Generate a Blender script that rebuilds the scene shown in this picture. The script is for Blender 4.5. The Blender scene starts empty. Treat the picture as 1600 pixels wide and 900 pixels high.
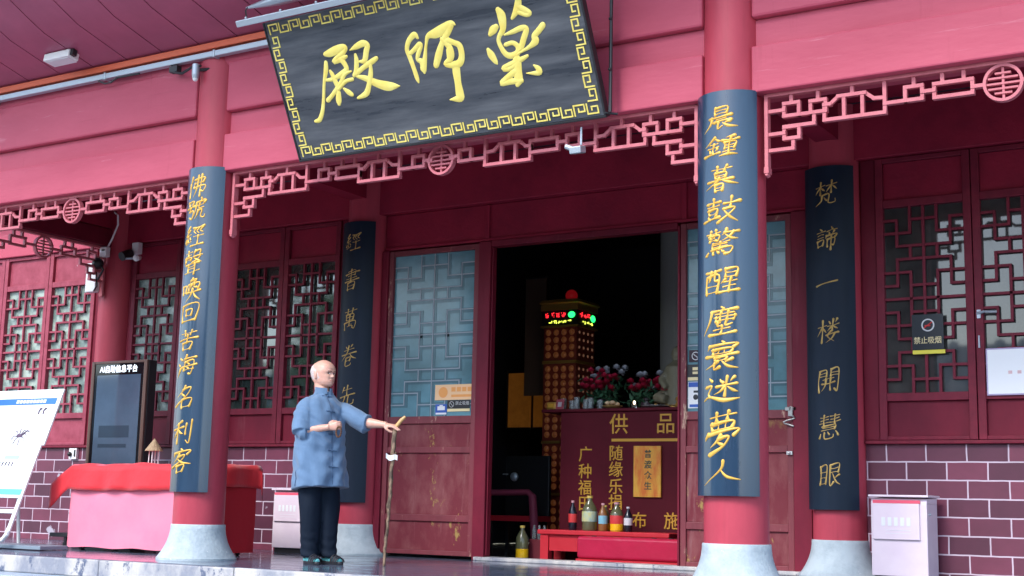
import bpy, bmesh, math, random
from mathutils import Vector, Matrix
from math import sin, cos, pi, radians
random.seed(7)
scene = bpy.context.scene
COL = scene.collection

# ------------------------------------------------------------------ camera
f_px, yaw, pit, rol = 2100.9, 0.55158, 0.159496, 0.0220114
CAM = Vector((8.7462, -8.9541, 0.545))
fw = Vector((-sin(yaw) * cos(pit), cos(yaw) * cos(pit), sin(pit)))
rt = Vector((cos(yaw), sin(yaw), 0)); up = rt.cross(fw)
r2 = rt * cos(rol) + up * sin(rol); u2 = up * cos(rol) - rt * sin(rol)
cd = bpy.data.cameras.new('camera'); cam = bpy.data.objects.new('camera', cd); COL.objects.link(cam)
cd.sensor_width = 36; cd.lens = f_px / 1600 * 36; cd.clip_start = 0.05; cd.clip_end = 2000
M = Matrix((r2, u2, -fw)).transposed().to_4x4(); M.translation = CAM
cam.matrix_world = M
scene.camera = cam

# ------------------------------------------------------------------ sky, sun, exposure
SUN_EL, SUN_AZ = radians(43), radians(190)
w = bpy.data.worlds.new('World'); scene.world = w; w.use_nodes = True
nt = w.node_tree
sk = nt.nodes.new('ShaderNodeTexSky'); sk.sky_type = 'NISHITA'; sk.sun_disc = False
sk.sun_elevation = SUN_EL; sk.sun_rotation = SUN_AZ; sk.air_density = 1.0; sk.dust_density = 1.0
bg = nt.nodes['Background']; bg.inputs['Strength'].default_value = 0.14
nt.links.new(sk.outputs['Color'], bg.inputs['Color'])
sd = bpy.data.lights.new('sun', 'SUN'); sd.energy = 1.05; sd.angle = radians(20); sd.color = (1, .985, .96)
so = bpy.data.objects.new('sun', sd); COL.objects.link(so)
svec = Vector((sin(SUN_AZ) * cos(SUN_EL), cos(SUN_AZ) * cos(SUN_EL), sin(SUN_EL)))
so.rotation_euler = (-svec).to_track_quat('-Z', 'Y').to_euler()
vs = scene.view_settings
vs.view_transform = 'Standard'; vs.look = 'None'; vs.gamma = 1; vs.use_curve_mapping = False
vs.exposure = 1.72
scene.render.resolution_x = 1024; scene.render.resolution_y = 576

# ------------------------------------------------------------------ helpers
WL = {}
def wl(o): return WL.get(o.name, Vector((0, 0, 0))) if o else Vector((0, 0, 0))

def tag(o, label=None, cat=None, group=None, kind=None):
    if label: o['label'] = label
    if cat: o['category'] = cat
    if group: o['group'] = group
    if kind: o['kind'] = kind
    return o

def thing(name, label, cat, loc, group=None):
    o = bpy.data.objects.new(name, None); COL.objects.link(o)
    o.empty_display_size = .1
    o.location = loc; WL[o.name] = Vector(loc)
    return tag(o, label, cat, group)

class MB:
    def __init__(s): s.v = []; s.f = []; s.mi = []
    def add(s, vs_, fs_, m=0):
        n = len(s.v); s.v += [Vector(p) for p in vs_]
        for q in fs_: s.f.append(tuple(i + n for i in q)); s.mi.append(m)
    def box(s, x0, x1, y0, y1, z0, z1, m=0):
        if x0 > x1: x0, x1 = x1, x0
        if y0 > y1: y0, y1 = y1, y0
        if z0 > z1: z0, z1 = z1, z0
        s.add([(x0, y0, z0), (x1, y0, z0), (x1, y1, z0), (x0, y1, z0), (x0, y0, z1), (x1, y0, z1), (x1, y1, z1), (x0, y1, z1)],
              [(0, 3, 2, 1), (4, 5, 6, 7), (0, 1, 5, 4), (1, 2, 6, 5), (2, 3, 7, 6), (3, 0, 4, 7)], m)
    def obox(s, o, ax, ay, az, m=0):   # oriented box: origin corner + three edge vectors
        o, ax, ay, az = map(Vector, (o, ax, ay, az))
        s.add([o, o + ax, o + ax + ay, o + ay, o + az, o + ax + az, o + ax + ay + az, o + ay + az],
              [(0, 3, 2, 1), (4, 5, 6, 7), (0, 1, 5, 4), (1, 2, 6, 5), (2, 3, 7, 6), (3, 0, 4, 7)], m)
    def rings(s, R, closed=True, cap=True, m=0):
        n = len(R[0]); vs_ = [p for r in R for p in r]; fs = []
        for i in range(len(R) - 1):
            for j in range(n if closed else n - 1):
                k = (j + 1) % n
                fs.append((i * n + j, i * n + k, (i + 1) * n + k, (i + 1) * n + j))
        if cap and closed:
            fs.append(tuple(range(n))[::-1]); fs.append(tuple((len(R) - 1) * n + j for j in range(n)))
        s.add(vs_, fs, m)
    def lathe(s, c, prof, n=24, m=0, cap=True):   # prof: (r, z)
        c = Vector(c)
        s.rings([[c + Vector((r * cos(2 * pi * j / n), r * sin(2 * pi * j / n), z)) for j in range(n)] for r, z in prof], m=m, cap=cap)
    def tube(s, pts, rad, n=10, m=0):
        pts = [Vector(p) for p in pts]
        if not isinstance(rad, (list, tuple)): rad = [rad] * len(pts)
        R = []; prev = None
        for i, p in enumerate(pts):
            d = (pts[min(i + 1, len(pts) - 1)] - pts[max(i - 1, 0)]).normalized()
            if prev is None:
                a = Vector((0, 0, 1)) if abs(d.z) < .9 else Vector((1, 0, 0))
            else: a = prev
            u = (a - d * a.dot(d)).normalized(); prev = u; v = d.cross(u)
            R.append([p + (u * cos(2 * pi * j / n) + v * sin(2 * pi * j / n)) * rad[i] for j in range(n)])
        s.rings(R, m=m)
    def sphere(s, c, r, sc=(1, 1, 1), n=14, k=9, rot=None, m=0):
        c = Vector(c); R = []
        for i in range(k + 1):
            t = pi * i / k; t = min(max(t, .02), pi - .02)
            ring = []
            for j in range(n):
                p = Vector((sin(t) * cos(2 * pi * j / n) * sc[0], sin(t) * sin(2 * pi * j / n) * sc[1], -cos(t) * sc[2])) * r
                ring.append(c + (rot @ p if rot else p))
            R.append(ring)
        s.rings(R, m=m)
    def build(s, name, mat, parent=None, loc=None, smooth=False, bevel=0, seg=2):
        base = Vector(loc) if loc is not None else wl(parent)
        me = bpy.data.meshes.new(name)
        me.from_pydata([p - base for p in s.v], [], s.f); me.update()
        mats = mat if isinstance(mat, (list, tuple)) else [mat]
        for mm in mats: me.materials.append(mm)
        if len(mats) > 1:
            for p, i in zip(me.polygons, s.mi): p.material_index = i
        bm = bmesh.new(); bm.from_mesh(me); bmesh.ops.recalc_face_normals(bm, faces=bm.faces); bm.to_mesh(me); bm.free()
        o = bpy.data.objects.new(name, me); COL.objects.link(o)
        if parent:
            o.parent = parent; o.location = base - wl(parent)
        else: o.location = base
        WL[o.name] = base
        if smooth:
            for p in me.polygons: p.use_smooth = True
            if smooth == 'auto':
                try: me.set_sharp_from_angle(angle=radians(40))
                except Exception: pass
        if bevel:
            b = o.modifiers.new('bevel', 'BEVEL'); b.width = bevel; b.segments = seg; b.limit_method = 'ANGLE'; b.harden_normals = False
        return o

def remeshed(mb, voxel, smooth_it=2):
    me = bpy.data.meshes.new('tmp'); me.from_pydata([tuple(p) for p in mb.v], [], mb.f); me.update()
    bm = bmesh.new(); bm.from_mesh(me); bmesh.ops.recalc_face_normals(bm, faces=bm.faces); bm.to_mesh(me); bm.free()
    o = bpy.data.objects.new('tmp', me); COL.objects.link(o)
    r = o.modifiers.new('r', 'REMESH'); r.mode = 'VOXEL'; r.voxel_size = voxel
    if smooth_it:
        sm = o.modifiers.new('s', 'SMOOTH'); sm.factor = .5; sm.iterations = smooth_it
    dg = bpy.context.evaluated_depsgraph_get(); dg.update()
    out = bpy.data.meshes.new_from_object(o.evaluated_get(dg))
    bpy.data.objects.remove(o)
    return out

def mesh_obj(name, me, mats, parent=None, loc=(0, 0, 0), smooth=True):
    base = Vector(loc) if parent is None else wl(parent)
    me.transform(Matrix.Translation(-base))
    me.materials.clear()
    for m in mats: me.materials.append(m)
    for p in me.polygons: p.use_smooth = smooth
    o = bpy.data.objects.new(name, me); COL.objects.link(o)
    if parent: o.parent = parent
    else: o.location = base
    WL[o.name] = base
    return o

# ------------------------------------------------------------------ materials
def mat(name, col, rough=.6, col2=None, scale=6, lo=.35, hi=.65, bump=0, bscale=40, metal=0, spec=.5, emit=None, estr=0,
        stretch=(1, 1, 1), coat=0, chips=None, chipscale=5, chiplo=.62, rvar=0, streak=None, sheen=0, sss=0, trans=0, ior=1.45):
    m = bpy.data.materials.new(name); m.use_nodes = True
    n = m.node_tree.nodes; L = m.node_tree.links; p = n['Principled BSDF']
    p.inputs['Base Color'].default_value = (*col, 1); p.inputs['Roughness'].default_value = rough
    p.inputs['Metallic'].default_value = metal; p.inputs['Specular IOR Level'].default_value = spec
    p.inputs['Coat Weight'].default_value = coat; p.inputs['Coat Roughness'].default_value = .12
    p.inputs['IOR'].default_value = ior
    if sheen: p.inputs['Sheen Weight'].default_value = sheen
    if sss: p.inputs['Subsurface Weight'].default_value = sss; p.inputs['Subsurface Radius'].default_value = (.02, .008, .004); p.inputs['Subsurface Scale'].default_value = .5
    if trans: p.inputs['Transmission Weight'].default_value = trans
    if emit: p.inputs['Emission Color'].default_value = (*emit, 1); p.inputs['Emission Strength'].default_value = estr
    g = n.new('ShaderNodeNewGeometry')
    mp = n.new('ShaderNodeMapping'); mp.inputs['Scale'].default_value = stretch
    L.new(g.outputs['Position'], mp.inputs['Vector'])
    out = None
    if col2:
        t = n.new('ShaderNodeTexNoise'); t.inputs['Scale'].default_value = scale; t.inputs['Detail'].default_value = 7; t.inputs['Roughness'].default_value = .65
        L.new(mp.outputs[0], t.inputs['Vector'])
        r = n.new('ShaderNodeMapRange'); r.inputs['From Min'].default_value = lo; r.inputs['From Max'].default_value = hi
        L.new(t.outputs['Fac'], r.inputs['Value'])
        mx = n.new('ShaderNodeMix'); mx.data_type = 'RGBA'
        mx.inputs['A'].default_value = (*col, 1); mx.inputs['B'].default_value = (*col2, 1)
        L.new(r.outputs[0], mx.inputs['Factor']); out = mx.outputs['Result']
        if rvar:
            rr = n.new('ShaderNodeMapRange'); rr.inputs['To Min'].default_value = rough - rvar; rr.inputs['To Max'].default_value = rough + rvar
            L.new(r.outputs[0], rr.inputs['Value']); L.new(rr.outputs[0], p.inputs['Roughness'])
    if chips:
        t = n.new('ShaderNodeTexNoise'); t.inputs['Scale'].default_value = chipscale; t.inputs['Detail'].default_value = 10; t.inputs['Roughness'].default_value = .75
        L.new(mp.outputs[0], t.inputs['Vector'])
        r = n.new('ShaderNodeMapRange'); r.inputs['From Min'].default_value = chiplo; r.inputs['From Max'].default_value = chiplo + .04
        L.new(t.outputs['Fac'], r.inputs['Value'])
        mx = n.new('ShaderNodeMix'); mx.data_type = 'RGBA'; mx.inputs['B'].default_value = (*chips, 1)
        if out: L.new(out, mx.inputs['A'])
        else: mx.inputs['A'].default_value = (*col, 1)
        L.new(r.outputs[0], mx.inputs['Factor']); out = mx.outputs['Result']
    if streak:      # run marks, dust and scuffs: (colour, mapping scale, threshold, strength)
        for sc_, stv, th, am in streak:
            mq = n.new('ShaderNodeMapping'); mq.inputs['Scale'].default_value = stv; L.new(g.outputs['Position'], mq.inputs['Vector'])
            t = n.new('ShaderNodeTexNoise'); t.inputs['Scale'].default_value = 1; t.inputs['Detail'].default_value = 6; t.inputs['Roughness'].default_value = .7; t.inputs['Distortion'].default_value = .4
            L.new(mq.outputs[0], t.inputs['Vector'])
            r = n.new('ShaderNodeMapRange'); r.inputs['From Min'].default_value = th; r.inputs['From Max'].default_value = th + .12; r.inputs['To Max'].default_value = am
            L.new(t.outputs['Fac'], r.inputs['Value'])
            mx = n.new('ShaderNodeMix'); mx.data_type = 'RGBA'; mx.inputs['B'].default_value = (*sc_, 1)
            if out: L.new(out, mx.inputs['A'])
            else: mx.inputs['A'].default_value = (*col, 1)
            L.new(r.outputs[0], mx.inputs['Factor']); out = mx.outputs['Result']
    if out: L.new(out, p.inputs['Base Color'])
    if bump:
        t = n.new('ShaderNodeTexNoise'); t.inputs['Scale'].default_value = bscale; t.inputs['Detail'].default_value = 5
        L.new(mp.outputs[0], t.inputs['Vector'])
        b = n.new('ShaderNodeBump'); b.inputs['Strength'].default_value = bump; b.inputs['Distance'].default_value = .02
        L.new(t.outputs['Fac'], b.inputs['Height']); L.new(b.outputs[0], p.inputs['Normal'])
    return m

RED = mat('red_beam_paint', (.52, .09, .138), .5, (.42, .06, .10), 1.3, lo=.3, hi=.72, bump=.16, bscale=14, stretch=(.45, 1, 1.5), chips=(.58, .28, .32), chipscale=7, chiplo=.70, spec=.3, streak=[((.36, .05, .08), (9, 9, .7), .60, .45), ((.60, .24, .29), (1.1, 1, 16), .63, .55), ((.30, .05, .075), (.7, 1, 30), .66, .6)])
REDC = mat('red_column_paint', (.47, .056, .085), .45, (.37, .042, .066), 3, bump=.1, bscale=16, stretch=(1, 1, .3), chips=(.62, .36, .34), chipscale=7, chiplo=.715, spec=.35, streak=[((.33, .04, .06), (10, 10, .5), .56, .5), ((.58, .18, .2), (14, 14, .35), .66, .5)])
REDW = mat('shaded_red_wall_paint', (.185, .011, .029), .55, (.125, .007, .021), 2.5, spec=.28, bump=.12, streak=[((.26, .07, .085), (6, 6, .5), .62, .4)], bscale=18, stretch=(1, 1, .5))  # red darkened to stand in for shade under the porch
FRET = mat('red_fretwork_paint', (.56, .15, .175), .5, (.48, .11, .135), 9, chips=(.6, .4, .38), chipscale=12, chiplo=.7)
DOORR = mat('worn_door_paint', (.155, .024, .034), .6, (.25, .085, .085), 4, streak=[((.30, .15, .15), (7, 7, .6), .60, .65), ((.30, .20, .06), (3, 3, 5), .66, .6)], lo=.45, hi=.75, spec=.25, bump=.25, bscale=22, stretch=(1, 1, .5), chips=(.33, .21, .07), chipscale=5, chiplo=.585)  # base darkened in place of porch shade; streaks and chips are wear
STILE = mat('worn_door_frame_paint', (.20, .034, .045), .55, (.15, .024, .033), 6, bump=.25, bscale=26, stretch=(1, 1, .25), chips=(.45, .28, .2), chipscale=10, chiplo=.6)
REDL = mat('bounce_lit_lintel_paint', (.31, .016, .042), .55, (.22, .011, .032), 2.5, spec=.28, bump=.12)  # brighter lintel red, also lifted in place of bounce light in the upper porch
LATT = mat('shaded_lattice_paint', (.20, .015, .034), .52, (.14, .010, .025), 8, spec=.3)  # lattice red darkened for porch shade, like the wall red
SOFF = mat('soffit_paint', (.44, .095, .165), .5, (.35, .075, .135), 1.2, streak=[((.55, .2, .27), (.8, 5, 3), .66, .4), ((.3, .06, .1), (3, .8, 2), .6, .4)], bump=.08, bscale=10)
DARKGAP = mat('dark_gap', (.03, .008, .012), .9)
STONE = mat('column_stone', (.44, .51, .54), .6, (.27, .33, .37), 4.5, lo=.4, hi=.72, bump=.25, bscale=45, chips=(.68, .71, .72), chipscale=11, chiplo=.63)
FLOOR = mat('polished_stone_floor', (.11, .14, .20), .13, (.07, .09, .14), 3, bump=.05, bscale=9, rvar=.08, stretch=(1, 1, 1))
EDGE = mat('worn_stone_edge', (.50, .47, .44), .65, (.24, .25, .29), 3.2, lo=.42, hi=.62, bump=.4, bscale=30, chips=(.10, .12, .18), chipscale=4.2, chiplo=.56, stretch=(1, 1, .6))
COURT = mat('courtyard_paving', (.26, .26, .26), .8, (.2, .2, .2), .8, bump=.1, bscale=12)
LACQ = mat('sky_tinted_black_lacquer', (.010, .034, .070), .33, (.016, .048, .092), 5, lo=.4, hi=.7, bump=.03, bscale=20, coat=.7, rvar=.06, spec=.5, stretch=(1, 1, .15))  # blue base stands in for the sky mirrored in black lacquer
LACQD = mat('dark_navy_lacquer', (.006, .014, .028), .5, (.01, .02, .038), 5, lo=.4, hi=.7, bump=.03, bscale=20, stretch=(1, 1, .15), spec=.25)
PLAQ = mat('weathered_black_board', (.032, .038, .048), .36, (.15, .155, .165), 3.0, lo=.38, hi=.78, bump=.15, bscale=8, stretch=(.22, 1, 2.0), coat=.2, rvar=.1, chips=(.015, .017, .02), chipscale=3.2, chiplo=.665)
GOLD = mat('gold_leaf', (.80, .50, .10), .42, (.66, .36, .05), 8, metal=.3)
GOLDP = mat('gold_paint', (.90, .76, .20), .5, (.86, .66, .13), 10, metal=.0)
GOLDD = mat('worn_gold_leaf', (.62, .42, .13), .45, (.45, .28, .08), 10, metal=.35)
GREYM = mat('grey_metal', (.42, .47, .52), .4, metal=.5)
WHITEP = mat('white_plastic', (.78, .78, .77), .4)
BLACKP = mat('black_plastic', (.02, .02, .022), .4)
ORANGE = mat('orange_conduit', (.68, .13, .06), .45)
PANE_DARK = mat('dark_pane', (.020, .032, .030), .04, (.05, .07, .06), 3, ior=2.0)
PANE_R = mat('clear_dark_pane', (.03, .035, .035), .03, (.07, .07, .065), 2.2, ior=1.62)
PANE_PALE = mat('pale_film_pane', (.36, .44, .38), .25, (.16, .22, .2), 5, lo=.42, hi=.58)
PANE_TEAL = mat('frosted_teal_pane', (.075, .165, .19), .16, (.14, .31, .37), 1.4, spec=.6)
TEALSH = mat('lattice_behind_frosting', (.05, .11, .13), .2, (.085, .18, .22), 1.4)
GLASSLINE = mat('pale_leading', (.30, .34, .38), .4)
REDCLOTH = mat('red_tablecloth', (.72, .015, .025), .6, (.6, .01, .02), 3, bump=.3, bscale=9, sheen=.3)
PINKCLOTH = mat('pink_cloth', (.82, .24, .33), .7, (.76, .2, .3), 2, bump=.15, bscale=5)
DKREDCLOTH = mat('dark_red_cloth', (.5, .012, .025), .6, bump=.3, bscale=8)
BIN = mat('pale_pink_enamel', (.76, .64, .70), .35, (.7, .57, .65), 3, bump=.02)
SKIN = mat('skin', (.66, .38, .29), .45, (.60, .32, .24), 30, sss=.12)
SKIND = mat('lip_skin', (.42, .17, .14), .45)
EYEW = mat('eye_white', (.6, .55, .5), .3)
EYED = mat('dark_iris', (.02, .014, .012), .2)
HAIRG = mat('grey_stubble', (.60, .54, .53), .7, (.50, .40, .37), 120)
BROW = mat('brow_hair', (.10, .07, .06), .7)
SHIRT = mat('blue_linen', (.115, .20, .325), .85, (.09, .165, .275), 7, bump=.55, bscale=9, sheen=.25, stretch=(1, 1, .55))
TROUS = mat('navy_cloth', (.003, .008, .018), .8, (.005, .011, .024), 6, bump=.5, bscale=9, stretch=(1, 1, .35), spec=.25)
SHOE = mat('black_rubber', (.018, .018, .024), .5)
TEAL = mat('teal_sock', (.16, .55, .55), .7)
WOODC = mat('gnarled_wood', (.30, .20, .13), .6, (.09, .06, .04), 22, lo=.4, hi=.55, bump=.6, bscale=60, stretch=(1, 1, .4))
WOODL = mat('pale_polished_wood', (.55, .33, .13), .4)
BEAD = mat('brown_bead', (.12, .05, .02), .3)
STRAW = mat('straw', (.42, .30, .18), .8, (.28, .19, .11), 40, bump=.5, bscale=80)

def brick_mat():
    m = bpy.data.materials.new('painted_brick'); m.use_nodes = True
    n = m.node_tree.nodes; L = m.node_tree.links; p = n['Principled BSDF']
    g = n.new('ShaderNodeNewGeometry'); sx = n.new('ShaderNodeSeparateXYZ'); L.new(g.outputs['Position'], sx.inputs[0])
    cb = n.new('ShaderNodeCombineXYZ'); L.new(sx.outputs['X'], cb.inputs['X'])
    ad = n.new('ShaderNodeMath'); ad.operation = 'ADD'; ad.inputs[1].default_value = .073; L.new(sx.outputs['Z'], ad.inputs[0])
    L.new(ad.outputs[0], cb.inputs['Y'])
    nz = n.new('ShaderNodeTexNoise'); nz.inputs['Scale'].default_value = 7; L.new(g.outputs['Position'], nz.inputs['Vector'])
    sc = n.new('ShaderNodeVectorMath'); sc.operation = 'SCALE'; sc.inputs['Scale'].default_value = .008; L.new(nz.outputs['Color'], sc.inputs[0])
    va = n.new('ShaderNodeVectorMath'); L.new(cb.outputs[0], va.inputs[0]); L.new(sc.outputs[0], va.inputs[1])
    b = n.new('ShaderNodeTexBrick'); L.new(va.outputs[0], b.inputs['Vector'])
    b.inputs['Scale'].default_value = 1; b.inputs['Brick Width'].default_value = .325; b.inputs['Row Height'].default_value = .1485
    b.inputs['Mortar Size'].default_value = .0062; b.inputs['Mortar Smooth'].default_value = .15
    b.inputs['Color1'].default_value = (.085, .017, .038, 1); b.inputs['Color2'].default_value = (.19, .036, .07, 1)  # brick colours darkened in place of porch shade
    b.inputs['Mortar'].default_value = (.60, .47, .55, 1)
    t = n.new('ShaderNodeTexNoise'); t.inputs['Scale'].default_value = 5; t.inputs['Detail'].default_value = 8; L.new(g.outputs['Position'], t.inputs['Vector'])
    mx = n.new('ShaderNodeMix'); mx.data_type = 'RGBA'; mx.blend_type = 'MULTIPLY'; mx.inputs['Factor'].default_value = .6
    L.new(b.outputs['Color'], mx.inputs['A'])
    cr = n.new('ShaderNodeMapRange'); cr.inputs['To Min'].default_value = .45; cr.inputs['To Max'].default_value = 1.4; L.new(t.outputs['Fac'], cr.inputs['Value'])
    L.new(cr.outputs[0], mx.inputs['B'])
    t2 = n.new('ShaderNodeTexNoise'); t2.inputs['Scale'].default_value = 4.2; t2.inputs['Detail'].default_value = 9; L.new(g.outputs['Position'], t2.inputs['Vector'])
    r2_ = n.new('ShaderNodeMapRange'); r2_.inputs['From Min'].default_value = .70; r2_.inputs['From Max'].default_value = .73; L.new(t2.outputs['Fac'], r2_.inputs['Value'])
    m2 = n.new('ShaderNodeMix'); m2.data_type = 'RGBA'; L.new(r2_.outputs[0], m2.inputs['Factor']); L.new(mx.outputs['Result'], m2.inputs['A']); m2.inputs['B'].default_value = (.4, .36, .42, 1)
    L.new(m2.outputs['Result'], p.inputs['Base Color']); p.inputs['Roughness'].default_value = .5
    bp = n.new('ShaderNodeBump'); bp.inputs['Strength'].default_value = .4; bp.inputs['Distance'].default_value = .01; bp.invert = True
    L.new(b.outputs['Fac'], bp.inputs['Height']); L.new(bp.outputs[0], p.inputs['Normal'])
    return m
BRICK = brick_mat()

# ------------------------------------------------------------------ writing
CURVE_TMP = []
def text_verts(s, size, extrude=.004, offset=0.0):
    c = bpy.data.curves.new('t', 'FONT'); c.body = s; c.size = size; c.extrude = extrude; c.offset = offset
    c.align_x = 'CENTER'; c.align_y = 'CENTER'; c.resolution_u = 3
    o = bpy.data.objects.new('t', c); COL.objects.link(o)
    dg = bpy.context.evaluated_depsgraph_get(); dg.update()
    me = bpy.data.meshes.new_from_object(o.evaluated_get(dg))
    V = [v.co.copy() for v in me.vertices]; F = [tuple(p.vertices) for p in me.polygons]
    bpy.data.objects.remove(o); bpy.data.curves.remove(c); bpy.data.meshes.remove(me)
    return V, F
def text_at(mb, s, size, o, ax, ay, an, extrude=.003, offset=0.0, m=0, sx=1.0):
    """lay lettering at o, ax to the right, ay up, an outwards"""
    V, F = text_verts(s, size, extrude, offset); o, ax, ay, an = map(Vector, (o, ax, ay, an))
    mb.add([o + ax * v.x * sx + ay * v.y + an * v.z for v in V], F, m)
X, Y, Z = Vector((1, 0, 0)), Vector((0, 1, 0)), Vector((0, 0, 1))

def smooth_poly(pts, k=5):
    if len(pts) < 3: 
        return [tuple(pts[0][i] + (pts[-1][i] - pts[0][i]) * t / 4 for i in range(len(pts[0]))) for t in range(5)]
    out = []
    P = [pts[0]] + list(pts) + [pts[-1]]
    for i in range(1, len(P) - 2):
        a, b, c, d = P[i - 1], P[i], P[i + 1], P[i + 2]
        for j in range(k):
            t = j / k
            out.append(tuple(.5 * (2 * b[q] + (c[q] - a[q]) * t + (2 * a[q] - 5 * b[q] + 4 * c[q] - d[q]) * t * t + (3 * b[q] - a[q] - 3 * c[q] + d[q]) * t ** 3) for q in range(len(b))))
    out.append(tuple(pts[-1])); return out
def ribbon(mb, pts, mapf, h, base=0.0):
    """pts (x, y, width): a raised brush stroke with rounded ends, mapped by mapf(x, y, height)"""
    P = smooth_poly(pts); R = []
    n = len(P)
    def tang(i):
        a = P[max(i - 1, 0)]; b = P[min(i + 1, n - 1)]; dx, dy = b[0] - a[0], b[1] - a[1]; l = math.hypot(dx, dy) or 1e-6
        return dx / l, dy / l
    secs = []
    dx, dy = tang(0); w0 = max(P[0][2], .001) / 2
    for a in (80, 45): secs.append((P[0][0] - dx * w0 * sin(radians(a)), P[0][1] - dy * w0 * sin(radians(a)), w0 * cos(radians(a)), dx, dy))
    for i in range(n):
        dx, dy = tang(i); secs.append((P[i][0], P[i][1], max(P[i][2], .001) / 2, dx, dy))
    dx, dy = tang(n - 1); w1 = max(P[-1][2], .001) / 2
    for a in (45, 80): secs.append((P[-1][0] + dx * w1 * sin(radians(a)), P[-1][1] + dy * w1 * sin(radians(a)), w1 * cos(radians(a)), dx, dy))
    V = []; F = []
    for x, y, hw, dx, dy in secs:
        nx, ny = -dy, dx; hh = min(h, hw * .8)
        V += [mapf(x + nx * hw, y + ny * hw, base), mapf(x + nx * hw * .55, y + ny * hw * .55, base + hh * .85), mapf(x, y, base + hh),
              mapf(x - nx * hw * .55, y - ny * hw * .55, base + hh * .85), mapf(x - nx * hw, y - ny * hw, base)]
    for i in range(len(secs) - 1):
        for j in range(4): F.append((i * 5 + j, i * 5 + j + 1, i * 5 + j + 6, i * 5 + j + 5))
    mb.add(V, F)

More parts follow.
